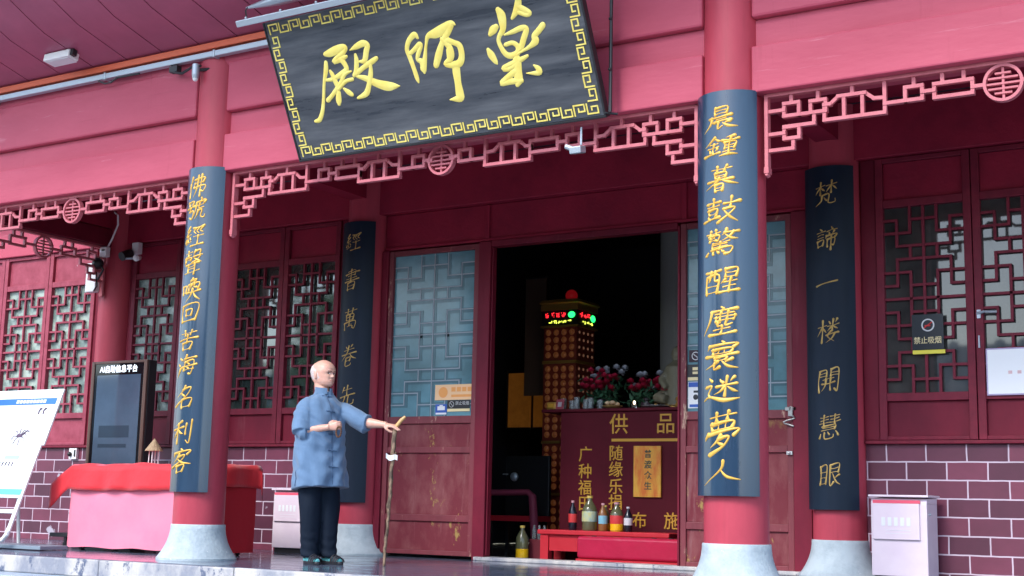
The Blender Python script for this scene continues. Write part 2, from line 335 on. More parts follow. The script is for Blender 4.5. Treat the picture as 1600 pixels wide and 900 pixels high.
GL = {
'晨': "a32,6 33,34;a32,8 64,5 66,32;b35,20 62,18;b34,33 64,31;a20,46 78,40;p26,46 22,72 4,98;b40,55 66,52;a34,66 80,61;k46,66 46,92 60,84;p76,66 62,76;n58,70 74,86 99,92",
'鐘': "p30,4 18,24 2,38;n30,8 42,20 50,24;b20,34 42,32;b14,50 46,46;a31,34 31,76;d18,56 22,66;p42,54 38,64;a6,80 50,72;p84,6 60,12;a54,24 96,18;a60,34 62,60;a60,34 88,31 86,58;b62,46 86,44;b62,58 86,56;a74,12 74,84;b58,72 90,69;n50,88 74,84 98,86",
'暮': "b22,14 76,10;a38,4 38,22;a62,2 58,20;a34,28 36,48;a34,29 64,27 63,46;b36,38 62,37;b36,47 63,46;a14,58 82,53;p46,48 36,66 10,84;n54,56 74,68 99,76;a38,72 40,96;a38,73 60,71 60,95;b40,84 59,83;b40,95 60,94",
'鼓': "a8,18 46,14;a27,2 27,30;b12,32 44,28;a16,42 18,60;a16,43 40,40 39,58;b18,59 39,57;d16,66 20,76;p40,64 34,76;a2,84 50,74;a56,24 96,18;a76,2 74,40;a58,46 86,42 74,66 46,94;n60,50 76,76 99,94",
'驚': "b6,14 46,10;a18,4 18,18;a34,2 34,18;p18,20 12,34;a14,24 44,22 42,44 36,42;a18,32 18,42;b18,32 32,30;b18,42 32,40;p62,2 58,16 50,24;a58,16 92,12;p80,14 70,32 52,44;n60,22 74,36 94,42;a28,52 28,74;b28,52 74,48;b28,60 68,57;b28,68 68,65;a50,50 50,74;a28,76 80,70 78,92 66,96;d16,84 12,94;d32,84 34,92;d44,82 48,90;d56,80 62,88",
'醒': "a4,12 46,8;a8,28 10,92;a8,29 44,26 43,92;p20,12 18,40 14,48;a32,10 32,44 40,46;b12,66 42,64;b10,90 43,88;a60,6 62,36;a60,7 88,4 87,34;b62,20 87,18;b62,35 87,33;p62,44 52,58;b58,54 92,49;a75,40 75,90;b58,72 90,68;a50,92 99,86",
'塵': "d46,0 54,8;a20,16 88,10;p22,16 18,52 2,94;b34,26 82,22;a36,38 36,50;b30,38 84,34;a48,20 48,48;a66,18 66,48;a84,34 82,46;b36,50 80,46;b38,58 50,56;k42,54 42,68 52,64;k64,52 64,66 80,62;b32,80 76,76;a54,68 54,94;a22,97 92,91",
'寰': "d48,0 54,8;p14,14 8,30;a14,16 88,10 80,24;a26,30 28,44;a26,30 76,26 74,42;b42,30 42,42;b58,28 58,41;b28,44 74,41;a8,52 92,47;a34,58 36,68;a34,58 66,56 64,66;b36,68 64,66;p44,70 32,82 8,94;a36,78 36,98 50,90;p80,66 62,78;n54,72 72,90 98,98",
'迷': "d14,6 22,16;a6,36 22,34 14,60 18,72;n2,84 20,74 60,90 99,86;d44,12 52,24;p80,6 70,22;a36,38 88,31;a62,4 62,74;p58,40 48,56 32,66;n66,40 80,54 92,60",
'夢': "b16,12 84,7;a34,2 36,20;a66,0 62,18;a22,26 24,42;a22,27 78,22 76,38;b42,26 42,40;b60,24 60,38;b24,42 76,38;p12,48 4,64;a12,50 92,43 82,58;p50,56 38,68 20,80;a44,64 70,60 56,82 22,99;d44,72 54,78",
'人': "p50,8 46,40 2,90;n48,40 66,66 99,80",
'佛': "p24,4 18,30 2,54;a16,34 16,94;a40,20 84,14 82,34;b42,36 82,33;a42,36 38,54;a38,56 90,50 86,76 74,72;p56,2 54,60 36,96;a72,0 72,96",
'號': "a10,12 14,28;a10,12 38,8 36,26;b14,27 36,25;a2,40 48,34;p26,40 18,58;a18,58 42,55 36,90 24,86;a74,0 74,14;b74,8 92,6;a54,18 96,12 90,22;p54,20 52,58 38,94;b60,34 88,28;k70,24 70,46 90,42;p66,56 64,78 52,94;k66,58 84,55 82,84 96,92 99,78",
'經': "k24,2 10,22 30,20;k30,18 6,44 36,38;a20,44 20,70;d8,56 4,70;d30,52 36,62;b8,80 38,72;a46,10 94,4;k60,14 50,28 62,40;k74,12 64,26 76,38;k90,10 80,24 92,34;b50,52 94,46;a72,50 72,88;a42,94 99,86",
'聲': "b8,10 46,6;a26,0 26,20;b12,22 42,18;a10,30 12,44;a10,30 44,27 42,38;b12,38 42,36;p12,40 6,52;p62,2 56,20;k62,4 84,1 82,18 94,20;a56,28 86,24 74,40 52,50;n60,32 74,42 94,50;a18,58 84,52;a34,58 34,88;a66,54 66,100;b34,68 66,65;b34,78 66,75;b12,92 90,84",
'喚': "a4,30 8,60;a4,31 28,28 26,56;b8,58 26,56;p56,2 44,20;a50,10 76,7 64,20;a40,26 42,52;a40,26 88,20 86,48;p56,28 48,44;a68,24 68,38 80,40;a32,60 96,52;p62,46 54,72 28,96;n66,58 78,78 99,92",
'回': "a10,14 14,90;a10,15 88,8 84,86;a34,36 36,64;a34,36 64,33 62,62;b36,63 62,61;a14,88 84,84",
'苦': "b12,16 88,10;a34,4 36,26;a66,2 62,24;a6,46 96,38;a50,26 50,60;a28,62 32,94;a28,62 74,58 70,90;b32,92 70,88",
'海': "d12,10 24,20;d4,36 16,46;p20,58 14,80 2,96;p50,2 44,14 32,28;a42,18 94,12;a46,30 40,70;a46,32 86,27 80,82 68,86;a28,54 99,46;b40,70 88,65;d58,36 66,44;d56,56 64,63",
'名': "p50,2 38,24 8,46;a42,16 78,10 60,44 4,84;d36,32 50,44;a42,60 44,94;a42,60 86,55 82,90;b44,92 82,89",
'利': "p46,4 28,14 12,18;a2,36 56,28;a30,14 30,92;p28,38 18,56 2,70;n32,38 44,50 54,54;a68,18 68,58;k90,2 90,92 74,84",
'客': "d46,0 54,9;p14,16 8,34;a14,18 90,11 80,26;p42,22 32,40 14,54;a38,34 70,29 52,54 4,74;n36,42 60,58 98,66;a34,70 38,96;a34,71 70,67 66,92;b38,95 66,91",
'書': "b24,10 72,6 70,30;a6,22 96,14;b24,32 72,28;a48,0 48,56;b16,44 82,39;a2,58 98,50;a28,66 30,98;a28,66 72,62 70,96;b30,80 70,77;b30,96 70,94",
'萬': "b10,14 90,8;a34,2 34,24;a66,0 64,22;a26,30 28,54;a26,30 74,27 72,52;b28,42 72,40;b28,54 72,52;a50,30 50,82;a14,66 18,98;a14,66 86,60 84,96 70,92;b38,84 60,80;d62,74 70,86",
'卷': "d30,4 38,14;p70,0 62,12;b18,24 82,18;a4,42 96,34;p50,4 42,36 4,66;n60,40 76,56 99,64;a38,58 64,55 62,72;k38,60 36,92 66,92 70,82;b38,72 62,71",
'先': "p28,8 14,34;b22,24 80,18;a52,2 52,50;a4,54 98,46;p38,54 32,76 4,96;k62,50 60,90 92,90 96,72",
'梵': "b4,22 46,17;a26,2 26,54;p26,22 4,48;n28,24 46,40;b54,20 98,14;a76,0 76,50;p74,20 54,46;n78,20 99,38;p36,60 32,80 6,98;k36,60 68,56 68,90 96,92 97,78;d46,68 58,80",
'諦': "d20,2 28,10;b4,20 44,15;b10,32 38,28;b10,44 38,40;a10,56 14,80;a10,56 38,52 36,76;b14,79 36,76;d72,0 76,9;b52,18 96,12;d62,22 66,32;p84,18 78,30;p52,36 48,50;a52,38 98,32 90,46;a58,54 58,84;a58,54 90,50 88,80 80,78;a74,40 74,100",
'一': "a2,56 30,52 98,46",
'樓': "b4,30 44,24;a26,2 26,96;p26,32 4,66;n28,34 44,54;d54,8 60,18;p90,2 82,14;b48,28 98,22;a72,2 72,50;p70,30 50,48;n74,30 94,42;p66,52 52,72 84,96;a46,66 99,58;p84,62 72,82 46,98",
'開': "a8,8 8,96;a8,8 40,5 40,34;b10,20 40,18;b10,32 40,30;a60,5 60,32;a60,6 94,3 94,94 82,88;b60,18 92,16;b60,30 92,28;b26,46 76,42;a22,64 80,59;p40,44 38,72 22,92;a62,42 62,92",
'慧': "b8,8 44,5;a26,0 26,40;b10,20 44,16;b4,32 46,28;b54,6 94,3;a74,0 74,36;b56,17 92,14;b52,30 98,24;a20,44 78,40 76,58;b22,51 76,48;b16,60 78,57;d14,72 8,88;k30,68 34,92 68,92 72,78;d48,68 54,78;d82,66 92,82",
'眼': "a6,12 8,86;a6,12 36,9 34,84;b8,36 34,34;b8,60 34,58;b8,84 34,82;a52,8 54,92 70,80;a52,8 88,4 86,40;b54,24 86,21;b54,40 86,38;p92,52 72,64;n62,44 78,76 99,92",
}
def glyph(mb, ch, cx, cz, w_, h_, mapf, weight=1.0, height=.006):
    for si, st in enumerate(GL[ch].split(';')):
        ty = st[0]; pts = [tuple(float(q) for q in p.split(',')) for p in st[1:].split()]
        # a brush never runs quite straight
        if len(pts) == 2:
            (ax, ay), (bx, by) = pts; mx_, my_ = (ax + bx) / 2, (ay + by) / 2
            ln = math.hypot(bx - ax, by - ay) or 1
            k = random.uniform(-.035, .06) * ln
            pts = [pts[0], (mx_ - (by - ay) / ln * k, my_ + (bx - ax) / ln * k), pts[1]]
        pts = [(x + (50 - y) * .10, y - (x - 50) * .12) for x, y in pts]
        n = len(pts); out = []
        for i, (x, y) in enumerate(pts):
            t = i / (n - 1)
            if ty == 'p': wd = 11.5 * (1 - .88 * t)
            elif ty == 'n': wd = (3.5 + 12 * t) if t < .99 else 3.0
            elif ty == 'd': wd = 5 + 5 * t
            elif ty == 'b': wd = 5.0 - 2.4 * sin(pi * t)
            elif ty == 'k': wd = 8.5 - 4.5 * t
            else: wd = 10.5 - 5.5 * sin(pi * t)
            x += random.uniform(-1.2, 1.2); y += random.uniform(-1.2, 1.2)
            out.append((cx + (x - 50) / 100 * w_, cz - (y - 50) / 100 * h_, wd / 100 * weight * (w_ * .5 + h_ * .5) * random.uniform(.9, 1.15)))
        ribbon(mb, out, mapf, height, base=.0004 * (si % 5))

# ------------------------------------------------------------------ setting: ground, platform
D = 2.3046; R = .2276; PE = -.78
mb = MB(); mb.box(-300, 300, -300, 300, -1.4, -1.204); g_ = mb.build('courtyard_ground', COURT); tag(g_, kind='structure')
mb = MB(); mb.box(-9, 14, PE + .05, 12, -1.2, -.004); fl = mb.build('platform_floor', FLOOR); tag(fl, kind='structure')
# the floor paving: slabs with fine joints over the platform
mb = MB()
xs = [-9 + 1.15 * i for i in range(21)]
ys = [PE + .05, .42, 1.36, D - .02]
for i in range(20):
    for j in range(3):
        mb.box(xs[i] + .002, xs[i + 1] - .002, ys[j] + .002, ys[j + 1] - .002, -.0035, 0)
pv = mb.build('floor_paving', FLOOR); tag(pv, kind='structure')
mb = MB()
x = -9.0
while x < 14:
    L_ = random.uniform(1.5, 2.2); mb.box(x + .003, min(x + L_, 14) - .003, PE, PE + .048, -.15, random.uniform(-.004, -.001)); x += L_
ed = mb.build('platform_edge', EDGE, bevel=.012); tag(ed, kind='structure')
mb = MB()
for k in range(1, 8):
    mb.box(-9, 14, PE - .33 * k, PE - .33 * (k - 1) + (.0 if k > 1 else .3), -.15 * (k + 1) if k < 7 else -1.2, -.15 * k - .002)
STEP = mat('blue_grey_step_stone', (.42, .50, .58), .5, (.30, .36, .43), 3, bump=.3, bscale=30)
st = mb.build('platform_steps', STEP, bevel=.012); tag(st, kind='structure')

# ------------------------------------------------------------------ temple hall
hall = thing('temple_hall', 'red painted temple hall with columned porch, lattice windows and open central doorway', 'temple', (2.56, 1.2, 0))
def shaft(x, y, z1, mat_, base=True):
    mb = MB(); mb.lathe((x, y, 0), [(R, .29), (R, .31), (R * .985, 2), (R * .965, z1)], 40)
    c = mb.build('column', mat_, hall, smooth='auto')
    mb = MB(); pr = [(.352, .0), (.352, .018)]
    for i in range(9):
        t = i / 8; pr.append((.348 - .108 * (1 - (1 - t) ** 2.1) , .018 + .285 * t))
    pr.append((.236, .3095)); pr.append((R * .8, .3095))
    mb.lathe((x, y, 0), pr, 40); mb.build('column_base', STONE, c, smooth='auto')
    return c
BAYX = [(-3.8, 0), (0, 5.12), (5.12, 8.92)]
for x_ in (-3.8, 0, 5.12, 8.92): shaft(x_, 0, 4.72, REDC)
for x_ in (-7.6, -3.8, 0, 5.12, 8.92): shaft(x_, D, 4.05, REDC)

for a, b in BAYX:
    xa, xb = a + .19, b - .19
    mb = MB(); mb.box(xa, xb, -.152, .152, 3.497, 3.845); mb.build('lower_beam', RED, hall, bevel=.012)
    mb = MB(); mb.box(xa, xb, -.085, .085, 3.848, 4.06); mb.build('frieze_board', RED, hall)
    mb = MB(); mb.box(xa, xb, -.152, .152, 4.064, 4.54); mb.build('upper_beam', RED, hall, bevel=.02)
mb = MB(); mb.tube([(-4.3, -.03, 4.60), (10, -.03, 4.60)], .135, 20); mb.build('purlin', RED, hall, smooth='auto')

# soffit: curved boards from the beam out to the eave
prof = [(.1, 4.64), (-.15, 4.712), (-.5, 4.80), (-.85, 4.89), (-1.05, 4.98), (-1.25, 5.078), (-1.6, 5.27), (-2.05, 5.56), (-2.3, 5.74)]
mb = MB()
sx_ = [-4.3]
x = -4.3 + .365
while x < 10: sx_.append(x); x += .477
for i in range(len(sx_) - 1):
    a, b = sx_[i] + .007, sx_[i + 1] - .007
    ringsL = [[(a, y, z), (b, y, z), (b, y, z + .03), (a, y, z + .03)] for y, z in prof]
    mb.rings([[Vector(p) for p in r] for r in ringsL])
mb.build('soffit', SOFF, hall, smooth='auto')
mb = MB(); mb.rings([[Vector((-4.3, y, z + .045)), Vector((10, y, z + .045)), Vector((10, y, z + .08)), Vector((-4.3, y, z + .08))] for y, z in prof]); mb.build('soffit_backing', DARKGAP, hall)
# tiled roof
TILE = mat('grey_roof_tile', (.10, .11, .12), .6, (.06, .065, .07), 4)
mb = MB()
rp = [(-2.42, 5.86), (-1.2, 6.4), (1, 7.5), (4, 9.2), (6, 10.3), (8, 9.2), (11, 7.5), (14, 6.0)]
mb.rings([[Vector((-4.4, y, z)), Vector((10.1, y, z)), Vector((10.1, y, z + .22)), Vector((-4.4, y, z + .22))] for y, z in rp])
x = -4.3
while x < 10:
    mb.tube([(x, y, z + .23) for y, z in rp], .06, 6); x += .26
mb.tube([(-4.5, 6, 10.5), (10.2, 6, 10.5)], .22, 10)
mb.build('roof', TILE, hall)
mb = MB(); mb.rings([[Vector((-11, y, z)), Vector((-4.42, y, z)), Vector((-4.42, y, z + .2)), Vector((-11, y, z + .2))] for y, z in [(D - .5, 4.25), (6, 6.2), (11, 4.2)]]); mb.build('side_roof', TILE, hall)

# porch ceiling
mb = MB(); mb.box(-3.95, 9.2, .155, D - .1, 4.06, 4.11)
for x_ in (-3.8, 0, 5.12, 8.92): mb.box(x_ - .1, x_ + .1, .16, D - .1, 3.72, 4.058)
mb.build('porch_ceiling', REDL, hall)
for x_ in (-3.8,):
    mb = MB(); mb.box(x_ - .09, x_ + .09, .23, D - .23, 3.50, 3.71); mb.build('tie_beam', REDW, hall, bevel=.01)

# inner wall head
for a, b, m_ in ((-7.6, -3.99, RED), (-3.985, 9.2, REDL)):  # left stretch takes the lighter beam paint for light from the open end
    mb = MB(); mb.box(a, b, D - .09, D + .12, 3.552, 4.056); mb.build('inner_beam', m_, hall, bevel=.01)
def lintel(x0, x1, splits):
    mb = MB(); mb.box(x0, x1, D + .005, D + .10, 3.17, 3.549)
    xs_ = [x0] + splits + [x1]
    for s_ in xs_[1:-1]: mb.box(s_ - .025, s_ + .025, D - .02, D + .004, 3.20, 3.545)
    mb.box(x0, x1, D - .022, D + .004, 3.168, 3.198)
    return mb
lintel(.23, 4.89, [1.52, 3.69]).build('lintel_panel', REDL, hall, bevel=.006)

# ---- windows
def lattice(mb, x0, x1, z0, z1, y, w_=.022, dep=.03):
    du = (x1 - x0) / 6; dv = (z1 - z0) / 14
    H = [(1, 0, 1), (1, 5, 6), (2, 0, 2), (2, 4, 6), (1, 2, 4), (3, 1, 5), (4, 1, 5), (5, 0, 2), (5, 4, 6), (6, 0, 1), (6, 5, 6), (6, 2, 4)]
    Vv = [(1, 1, 3), (5, 1, 3), (2, 0, 2), (4, 0, 2), (2, 3, 4), (4, 3, 4), (1, 4, 6), (5, 4, 6), (2, 5, 7), (4, 5, 7)]
    HH = H + [(14 - k, a, b) for k, a, b in H] + [(7, 0, 6)]
    VV = Vv + [(u, 14 - b, 14 - a) for u, a, b in Vv if not (b == 7)] + [(2, 7, 9), (4, 7, 9), (3, 0, 14)]
    h = w_ / 2
    for k, a, b in HH:
        z = z1 - k * dv; mb.box(x0 + a * du - (h if a > 0 else 0), x0 + b * du + (h if b < 6 else 0), y, y + dep, z - h, z + h)
    for u, a, b in VV:
        x = x0 + u * du; mb.box(x - h, x + h, y - .002, y + dep - .002, z1 - b * dv - (h if b < 14 else 0) + .001, z1 - a * dv + (h if a > 0 else 0) - .001)

LATTF = mat('faded_lit_lattice_paint', (.36, .07, .105), .55, (.26, .04, .065), 7, spec=.3, chips=(.5, .34, .36), chipscale=9, chiplo=.66)  # faded red, lifted in place of daylight from the open porch end
def window(x0, x1, pane, LATT=LATT, REDW=REDW):
    mb = MB(); yf, yb = D - .05, D + .03; sw = .068
    mb.box(x0 + .004, x0 + sw, yf, yb, 1.14, 3.545); mb.box(x1 - sw, x1 - .004, yf, yb, 1.14, 3.545)
    for a, b in ((1.14, 1.172), (1.462, 1.53), (3.11, 3.178), (3.505, 3.545)): mb.box(x0 + sw, x1 - sw, yf + .003, yb, a, b)
    wn = mb.build('window', LATT, hall, bevel=.005)
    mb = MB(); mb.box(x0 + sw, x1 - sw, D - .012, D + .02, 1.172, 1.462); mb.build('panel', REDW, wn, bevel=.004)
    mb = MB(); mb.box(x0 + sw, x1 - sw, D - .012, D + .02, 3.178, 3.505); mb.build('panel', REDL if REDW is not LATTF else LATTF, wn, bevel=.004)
    mb = MB(); lattice(mb, x0 + sw, x1 - sw, 1.53, 3.11, D - .038); mb.build('lattice', LATT, wn)
    mb = MB(); mb.box(x0 + sw, x1 - sw, D + .005, D + .012, 1.53, 3.11); mb.build('pane', pane, wn)
    return wn
for i in range(4): window(5.48 + .8 * i, 5.48 + .8 * (i + 1), PANE_R)
for i in range(4): window(-3.52 + .795 * i, -3.52 + .795 * (i + 1), PANE_DARK if i > 1 else PANE_PALE)
for i in range(3): window(-4.155 - .86 * (i + 1), -4.155 - .86 * i, PANE_PALE, LATTF, LATTF)
for x0, x1 in ((-7.37, -4.03), (-3.57, -.23), (5.35, 8.69)):
    mb = MB(); mb.box(x0, x1, D, D + .2, 0, 1.105); mb.build('brick_wall', BRICK, hall)
    mb = MB(); mb.box(x0, x1, D - .045, D + .2, 1.108, 1.138); mb.build('sill', LATT, hall, bevel=.006)
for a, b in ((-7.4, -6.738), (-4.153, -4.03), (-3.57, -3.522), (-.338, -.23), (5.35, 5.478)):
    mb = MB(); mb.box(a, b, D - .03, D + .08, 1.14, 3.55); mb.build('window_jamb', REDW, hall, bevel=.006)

# ---- doors
def door(x0, x1, lead):
    yf, yb = D - .03, D + .04; sw = .055
    mb = MB()
    mb.box(x0, x0 + sw, yf, yb, .03, 3.15); mb.box(x1 - sw, x1, yf, yb, .03, 3.15)
    for a, b in ((.03, .075), (.36, .425), (1.04, 1.10), (1.335, 1.41), (3.095, 3.15)): mb.box(x0 + sw, x1 - sw, yf + .003, yb, a, b)
    dr = mb.build('door_leaf', STILE, hall, bevel=.005)
    for a, b in ((.075, .36), (.425, 1.04), (1.10, 1.335)):
        mb = MB(); mb.box(x0 + sw, x1 - sw, D - .006, D + .02, a, b); mb.build('panel', DOORR, dr, bevel=.003)
    mb = MB(); mb.box(x0 + sw, x1 - sw, D + .006, D + .014, 1.41, 3.095); mb.build('glass_pane', PANE_TEAL, dr)
    mb = MB(); lattice(mb, x0 + sw, x1 - sw, 1.41, 3.095, D + .001, .011, .004); mb.build('leading', GLASSLINE, dr)
    mb = MB(); lattice(mb, x0 + sw + .02, x1 - sw, 1.41, 3.075, D + .0048, .05, .0011); mb.build('lattice', TEALSH, dr)
    return dr
doorL = door(.315, 1.44, 1); doorR = door(3.66, 4.725, 1)
mb = MB()
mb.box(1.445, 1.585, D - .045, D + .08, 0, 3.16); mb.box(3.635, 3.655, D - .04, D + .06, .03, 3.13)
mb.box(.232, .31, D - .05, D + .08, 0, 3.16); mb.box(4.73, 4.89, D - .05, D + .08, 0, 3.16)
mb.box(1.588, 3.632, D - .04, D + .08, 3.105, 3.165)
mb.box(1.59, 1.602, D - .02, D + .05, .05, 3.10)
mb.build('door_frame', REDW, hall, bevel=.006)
mb = MB(); mb.box(1.5, 4.9, D - .10, D + .12, .0, .035); mb.build('threshold', EDGE, hall, bevel=.008)
# hasp and padlock on the right leaf
mb = MB(); mb.box(4.66, 4.76, D - .05, D - .034, 1.40, 1.43); mb.box(4.695, 4.735, D - .075, D - .052, 1.35, 1.40)
mb.tube([(4.70, D - .062, 1.40), (4.70, D - .062, 1.425), (4.715, D - .062, 1.435), (4.73, D - .062, 1.425), (4.73, D - .062, 1.40)], .005, 6)
mb.tube([(4.70 + .05 * sin(i * .9), D - .06 - .01 * cos(i * 1.3), 1.36 - .012 * i) for i in range(9)], .009, 6)
mb.build('padlock', mat('steel', (.35, .34, .33), .35, metal=.8), doorR, bevel=.002)
mb = MB(); mb.box(4.67, 4.72, D - .05, D - .033, 1.02, 1.05); mb.sphere((4.695, D - .058, 1.035), .012); mb.build('latch', mat('steel_light', (.6, .6, .6), .35, metal=.6), doorR)

# ---- hanging fretwork under the beams
def fret_half(seg, half, n_mid):
    """segments in (s, z), s measured from the post"""
    zt = 3.478
    def sq(a, b, z0, z1): seg.extend([(a, z0, b, z0), (a, z1, b, z1), (a, z0, a, z1), (b, z0, b, z1)])
    def st_(s, z): seg.append((s, z, s, zt))
    sq(.115, .225, 3.318, 3.41); st_(.17, 3.41); seg.append((0, 3.365, .115, 3.365)); seg.append((.225, 3.318, .31, 3.318))
    if n_mid >= 0:
        sq(.31, .42, 3.318, 3.402); st_(.365, 3.402)
    seg.extend([(.335, 3.318, .335, 3.24), (.115, 3.24, .335, 3.24)])
    sq(.115, .225, 3.152, 3.236); seg.append((0, 3.195, .115, 3.195)); seg.append((.18, 3.152, .18, 3.077)); seg.append((0, 3.077, .18, 3.077))
    def arch(o):
        seg.extend([(o, 3.25, o + .425, 3.25), (o, 3.25, o, 3.36), (o + .425, 3.25, o + .425, zt), (o, 3.362, o + .04, 3.362), (o + .04, 3.362, o + .1, 3.41), (o + .1, 3.41, o + .29, 3.41),
                    (o + .29, 3.41, o + .35, 3.362), (o + .35, 3.362, o + .425, 3.357), (o + .14, 3.25, o + .14, 3.41), (o + .27, 3.25, o + .27, 3.41)]); st_(o + .2, 3.41)
    if n_mid < 0:
        rectE(seg, .42, .62, st_); seg.append((.335, 3.318, .42, 3.318)); seg.append((.62, 3.345, half - .125, 3.345)); return
    arch(.41); s = .835
    def sqD(s):
        seg.append((s, 3.312, s + .14, 3.312)); sq(s + .14, s + .255, 3.312, 3.405); st_(s + .2, 3.405); seg.append((s + .255, 3.358, s + .335, 3.358)); return s + .335
    s = sqD(s); rectE(seg, s, s + .25, st_); s += .25
    if n_mid == 1:
        arch(s); s += .425; s = sqD(s)
    seg.append((s, 3.345, half - .125, 3.345))
def rectE(seg, a, b, st_):
    seg.extend([(a, 3.305, b, 3.305), (a, 3.40, b, 3.40), (a, 3.305, a, 3.40), (b, 3.305, b, 3.40)]); st_(a + (b - a) * .22, 3.40); st_(a + (b - a) * .78, 3.40)
def fretwork(p0, p1, n_mid, mat_):
    """p0, p1: plan points of the two end posts"""
    p0, p1 = Vector((*p0, 0)), Vector((*p1, 0)); ln = (p1 - p0).length; d = (p1 - p0) / ln; nrm = Vector((d.y, -d.x, 0))
    half = ln / 2; seg = []; fret_half(seg, half, n_mid)
    mb = MB(); h = .0125
    cnt = [0]
    def bar(s0, z0, s1, z1, dep=.022, h=h):
        cnt[0] += 1
        L_ = math.hypot(s1 - s0, z1 - z0); 
        if L_ < 1e-5: return
        ds, dz = (s1 - s0) / L_, (z1 - z0) / L_
        off = (.0 if abs(dz) < .05 else (.004 if abs(ds) < .05 else .008)) + (cnt[0] % 7) * .0005
        e = h - .001
        o = p0 + d * (s0 - ds * e) + Z * (z0 - dz * e)
        side = (d * -dz + Z * ds) * h
        mb.obox(o - side - nrm * (dep - off), (d * ds + Z * dz) * (L_ + 2 * e), side * 2, nrm * (2 * dep - off * 2))
    for s0, z0, s1, z1 in seg:
        bar(s0, z0, s1, z1); bar(ln - s0, z0, ln - s1, z1)
    bar(0, 3.483, ln, 3.483, .03)
    # round longevity medallion
    c = p0 + d * half; zc = 3.345; r0, r1 = .108, .128; n = 32
    ring = []
    for j in range(n + 1):
        a = 2 * pi * j / n
        ring.append([c + d * (r * cos(a)) + Z * (zc + r * sin(a)) + nrm * q for r, q in ((r0, .024), (r1, .024), (r1, -.024), (r0, -.024))])
    mb.rings(ring, cap=False)
    for z_, w_ in ((.066, .045), (.034, .09), (-.004, .10), (-.038, .09), (-.07, .05)):
        zb = zc + z_; bar(half - w_, zb, half + w_, zb, .018, .0065)
    bar(half, zc - .1, half, zc + .1, .016, .0075)
    fr = mb.build('fretwork', mat_, hall)
    for s in (-.014, ln + .014):
        mb = MB(); q = p0 + d * s
        mb.obox(q - d * .014 - nrm * .03 + Z * 2.95, d * .028, nrm * .06, Z * .54)
        sg = 1 if s < 0 else -1
        mb.obox(q - d * .018 - nrm * .034 + Z * 2.91, d * .036, nrm * .068, Z * .045)
        mb.tube([q - nrm * .03 + Z * 2.905, q + Z * 2.90, q + nrm * .03 + Z * 2.905], [.012, .02, .012], 8)
        mb.build('post', mat_, fr, bevel=.003)
    return fr
YF = -.05
fretwork((-3.8 + .275, YF), (-.275, YF), 0, FRET)
fretwork((.285, YF), (5.12 - .285, YF), 1, FRET)
fretwork((5.12 + .285, YF), (8.92 - .285, YF), 0, FRET)
fretwork((-3.8, .275), (-3.8, D - .275), -1, FRET)

# ---- inside the hall
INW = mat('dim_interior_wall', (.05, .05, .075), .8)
GREYC = mat('grey_curtain', (.30, .29, .27), .8, bump=.2, bscale=4, stretch=(4, 1, .3))
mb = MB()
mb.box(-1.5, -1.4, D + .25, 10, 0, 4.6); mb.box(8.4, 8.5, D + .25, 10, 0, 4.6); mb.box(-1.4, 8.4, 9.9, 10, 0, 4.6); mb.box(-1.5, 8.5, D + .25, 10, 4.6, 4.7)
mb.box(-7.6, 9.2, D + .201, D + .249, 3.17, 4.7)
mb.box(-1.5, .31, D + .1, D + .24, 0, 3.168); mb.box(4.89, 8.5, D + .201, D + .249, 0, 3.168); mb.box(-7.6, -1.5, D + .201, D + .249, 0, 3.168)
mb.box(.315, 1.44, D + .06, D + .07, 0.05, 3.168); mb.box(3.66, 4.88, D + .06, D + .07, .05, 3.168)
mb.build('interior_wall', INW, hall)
mb = MB(); mb.lathe((2.55, 4.9, 0), [(.3, 0), (.3, 4.6)], 24); mb.build('interior_column', GREYC, hall, smooth='auto')

# ================================================================== hung boards
def arc_board(name, x, y, z0, z1, span, text, zs, hs, w_, gold, label, group, weight=1.0, shift=0, lac=None):
    root = thing(name, label, 'couplet board', (x, y - R, z0), group)
    ri, ro = R + .008, R + .042; n = 22; mb = MB(); rings = []
    th = radians(span)
    prof = []
    for i in range(n + 1):
        a = -th + 2 * th * i / n; prof.append((ro * sin(a), -ro * cos(a)))
    for i in range(n + 1):
        a = th - 2 * th * i / n; prof.append((ri * sin(a), -ri * cos(a)))
    for z in (z0, z0 + .004, z1 - .004, z1): rings.append([Vector((x + p[0], y + p[1], z)) for p in prof])
    mb.rings(rings); mb.build('board', lac or LACQ, root, smooth='auto')
    def mp(s, z, h):
        a = s / ro; return Vector((x + (ro + h) * sin(a), y - (ro + h) * cos(a), z))
    mb = MB()
    for ch, zc, hh in zip(text, zs, hs): glyph(mb, ch, shift, zc, w_, hh, mp, weight, .007)
    mb.build('lettering', gold, root, smooth=True)
    return root
arc_board('couplet_board', 0, 0, .59, 3.53, 58, '佛號經聲喚回苦海名利客', (3.345, 3.13, 2.88, 2.64, 2.385, 2.18, 1.93, 1.70, 1.42, 1.11, .86), (.21, .2, .2, .22, .22, .19, .19, .20, .21, .22, .22), .23, GOLD,
          'curved black board with gold calligraphy on the front column beside the red-clothed table', None, .98)
arc_board('couplet_board', 5.12, 0, .633, 3.509, 58, '晨鐘暮鼓驚醒塵寰迷夢人', (3.305, 3.09, 2.86, 2.626, 2.40, 2.12, 1.84, 1.60, 1.36, 1.06, .79), (.18, .17, .19, .19, .19, .19, .2, .2, .19, .29, .19), .28, GOLD,
          'curved black board with gold calligraphy on the front column right of the open doorway', None, 1.0)
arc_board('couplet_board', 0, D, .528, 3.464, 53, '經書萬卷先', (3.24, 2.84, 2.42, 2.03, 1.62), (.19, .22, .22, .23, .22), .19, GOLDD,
          'dark board with thin gold characters hanging behind the man in blue', None, .72, lac=LACQD)
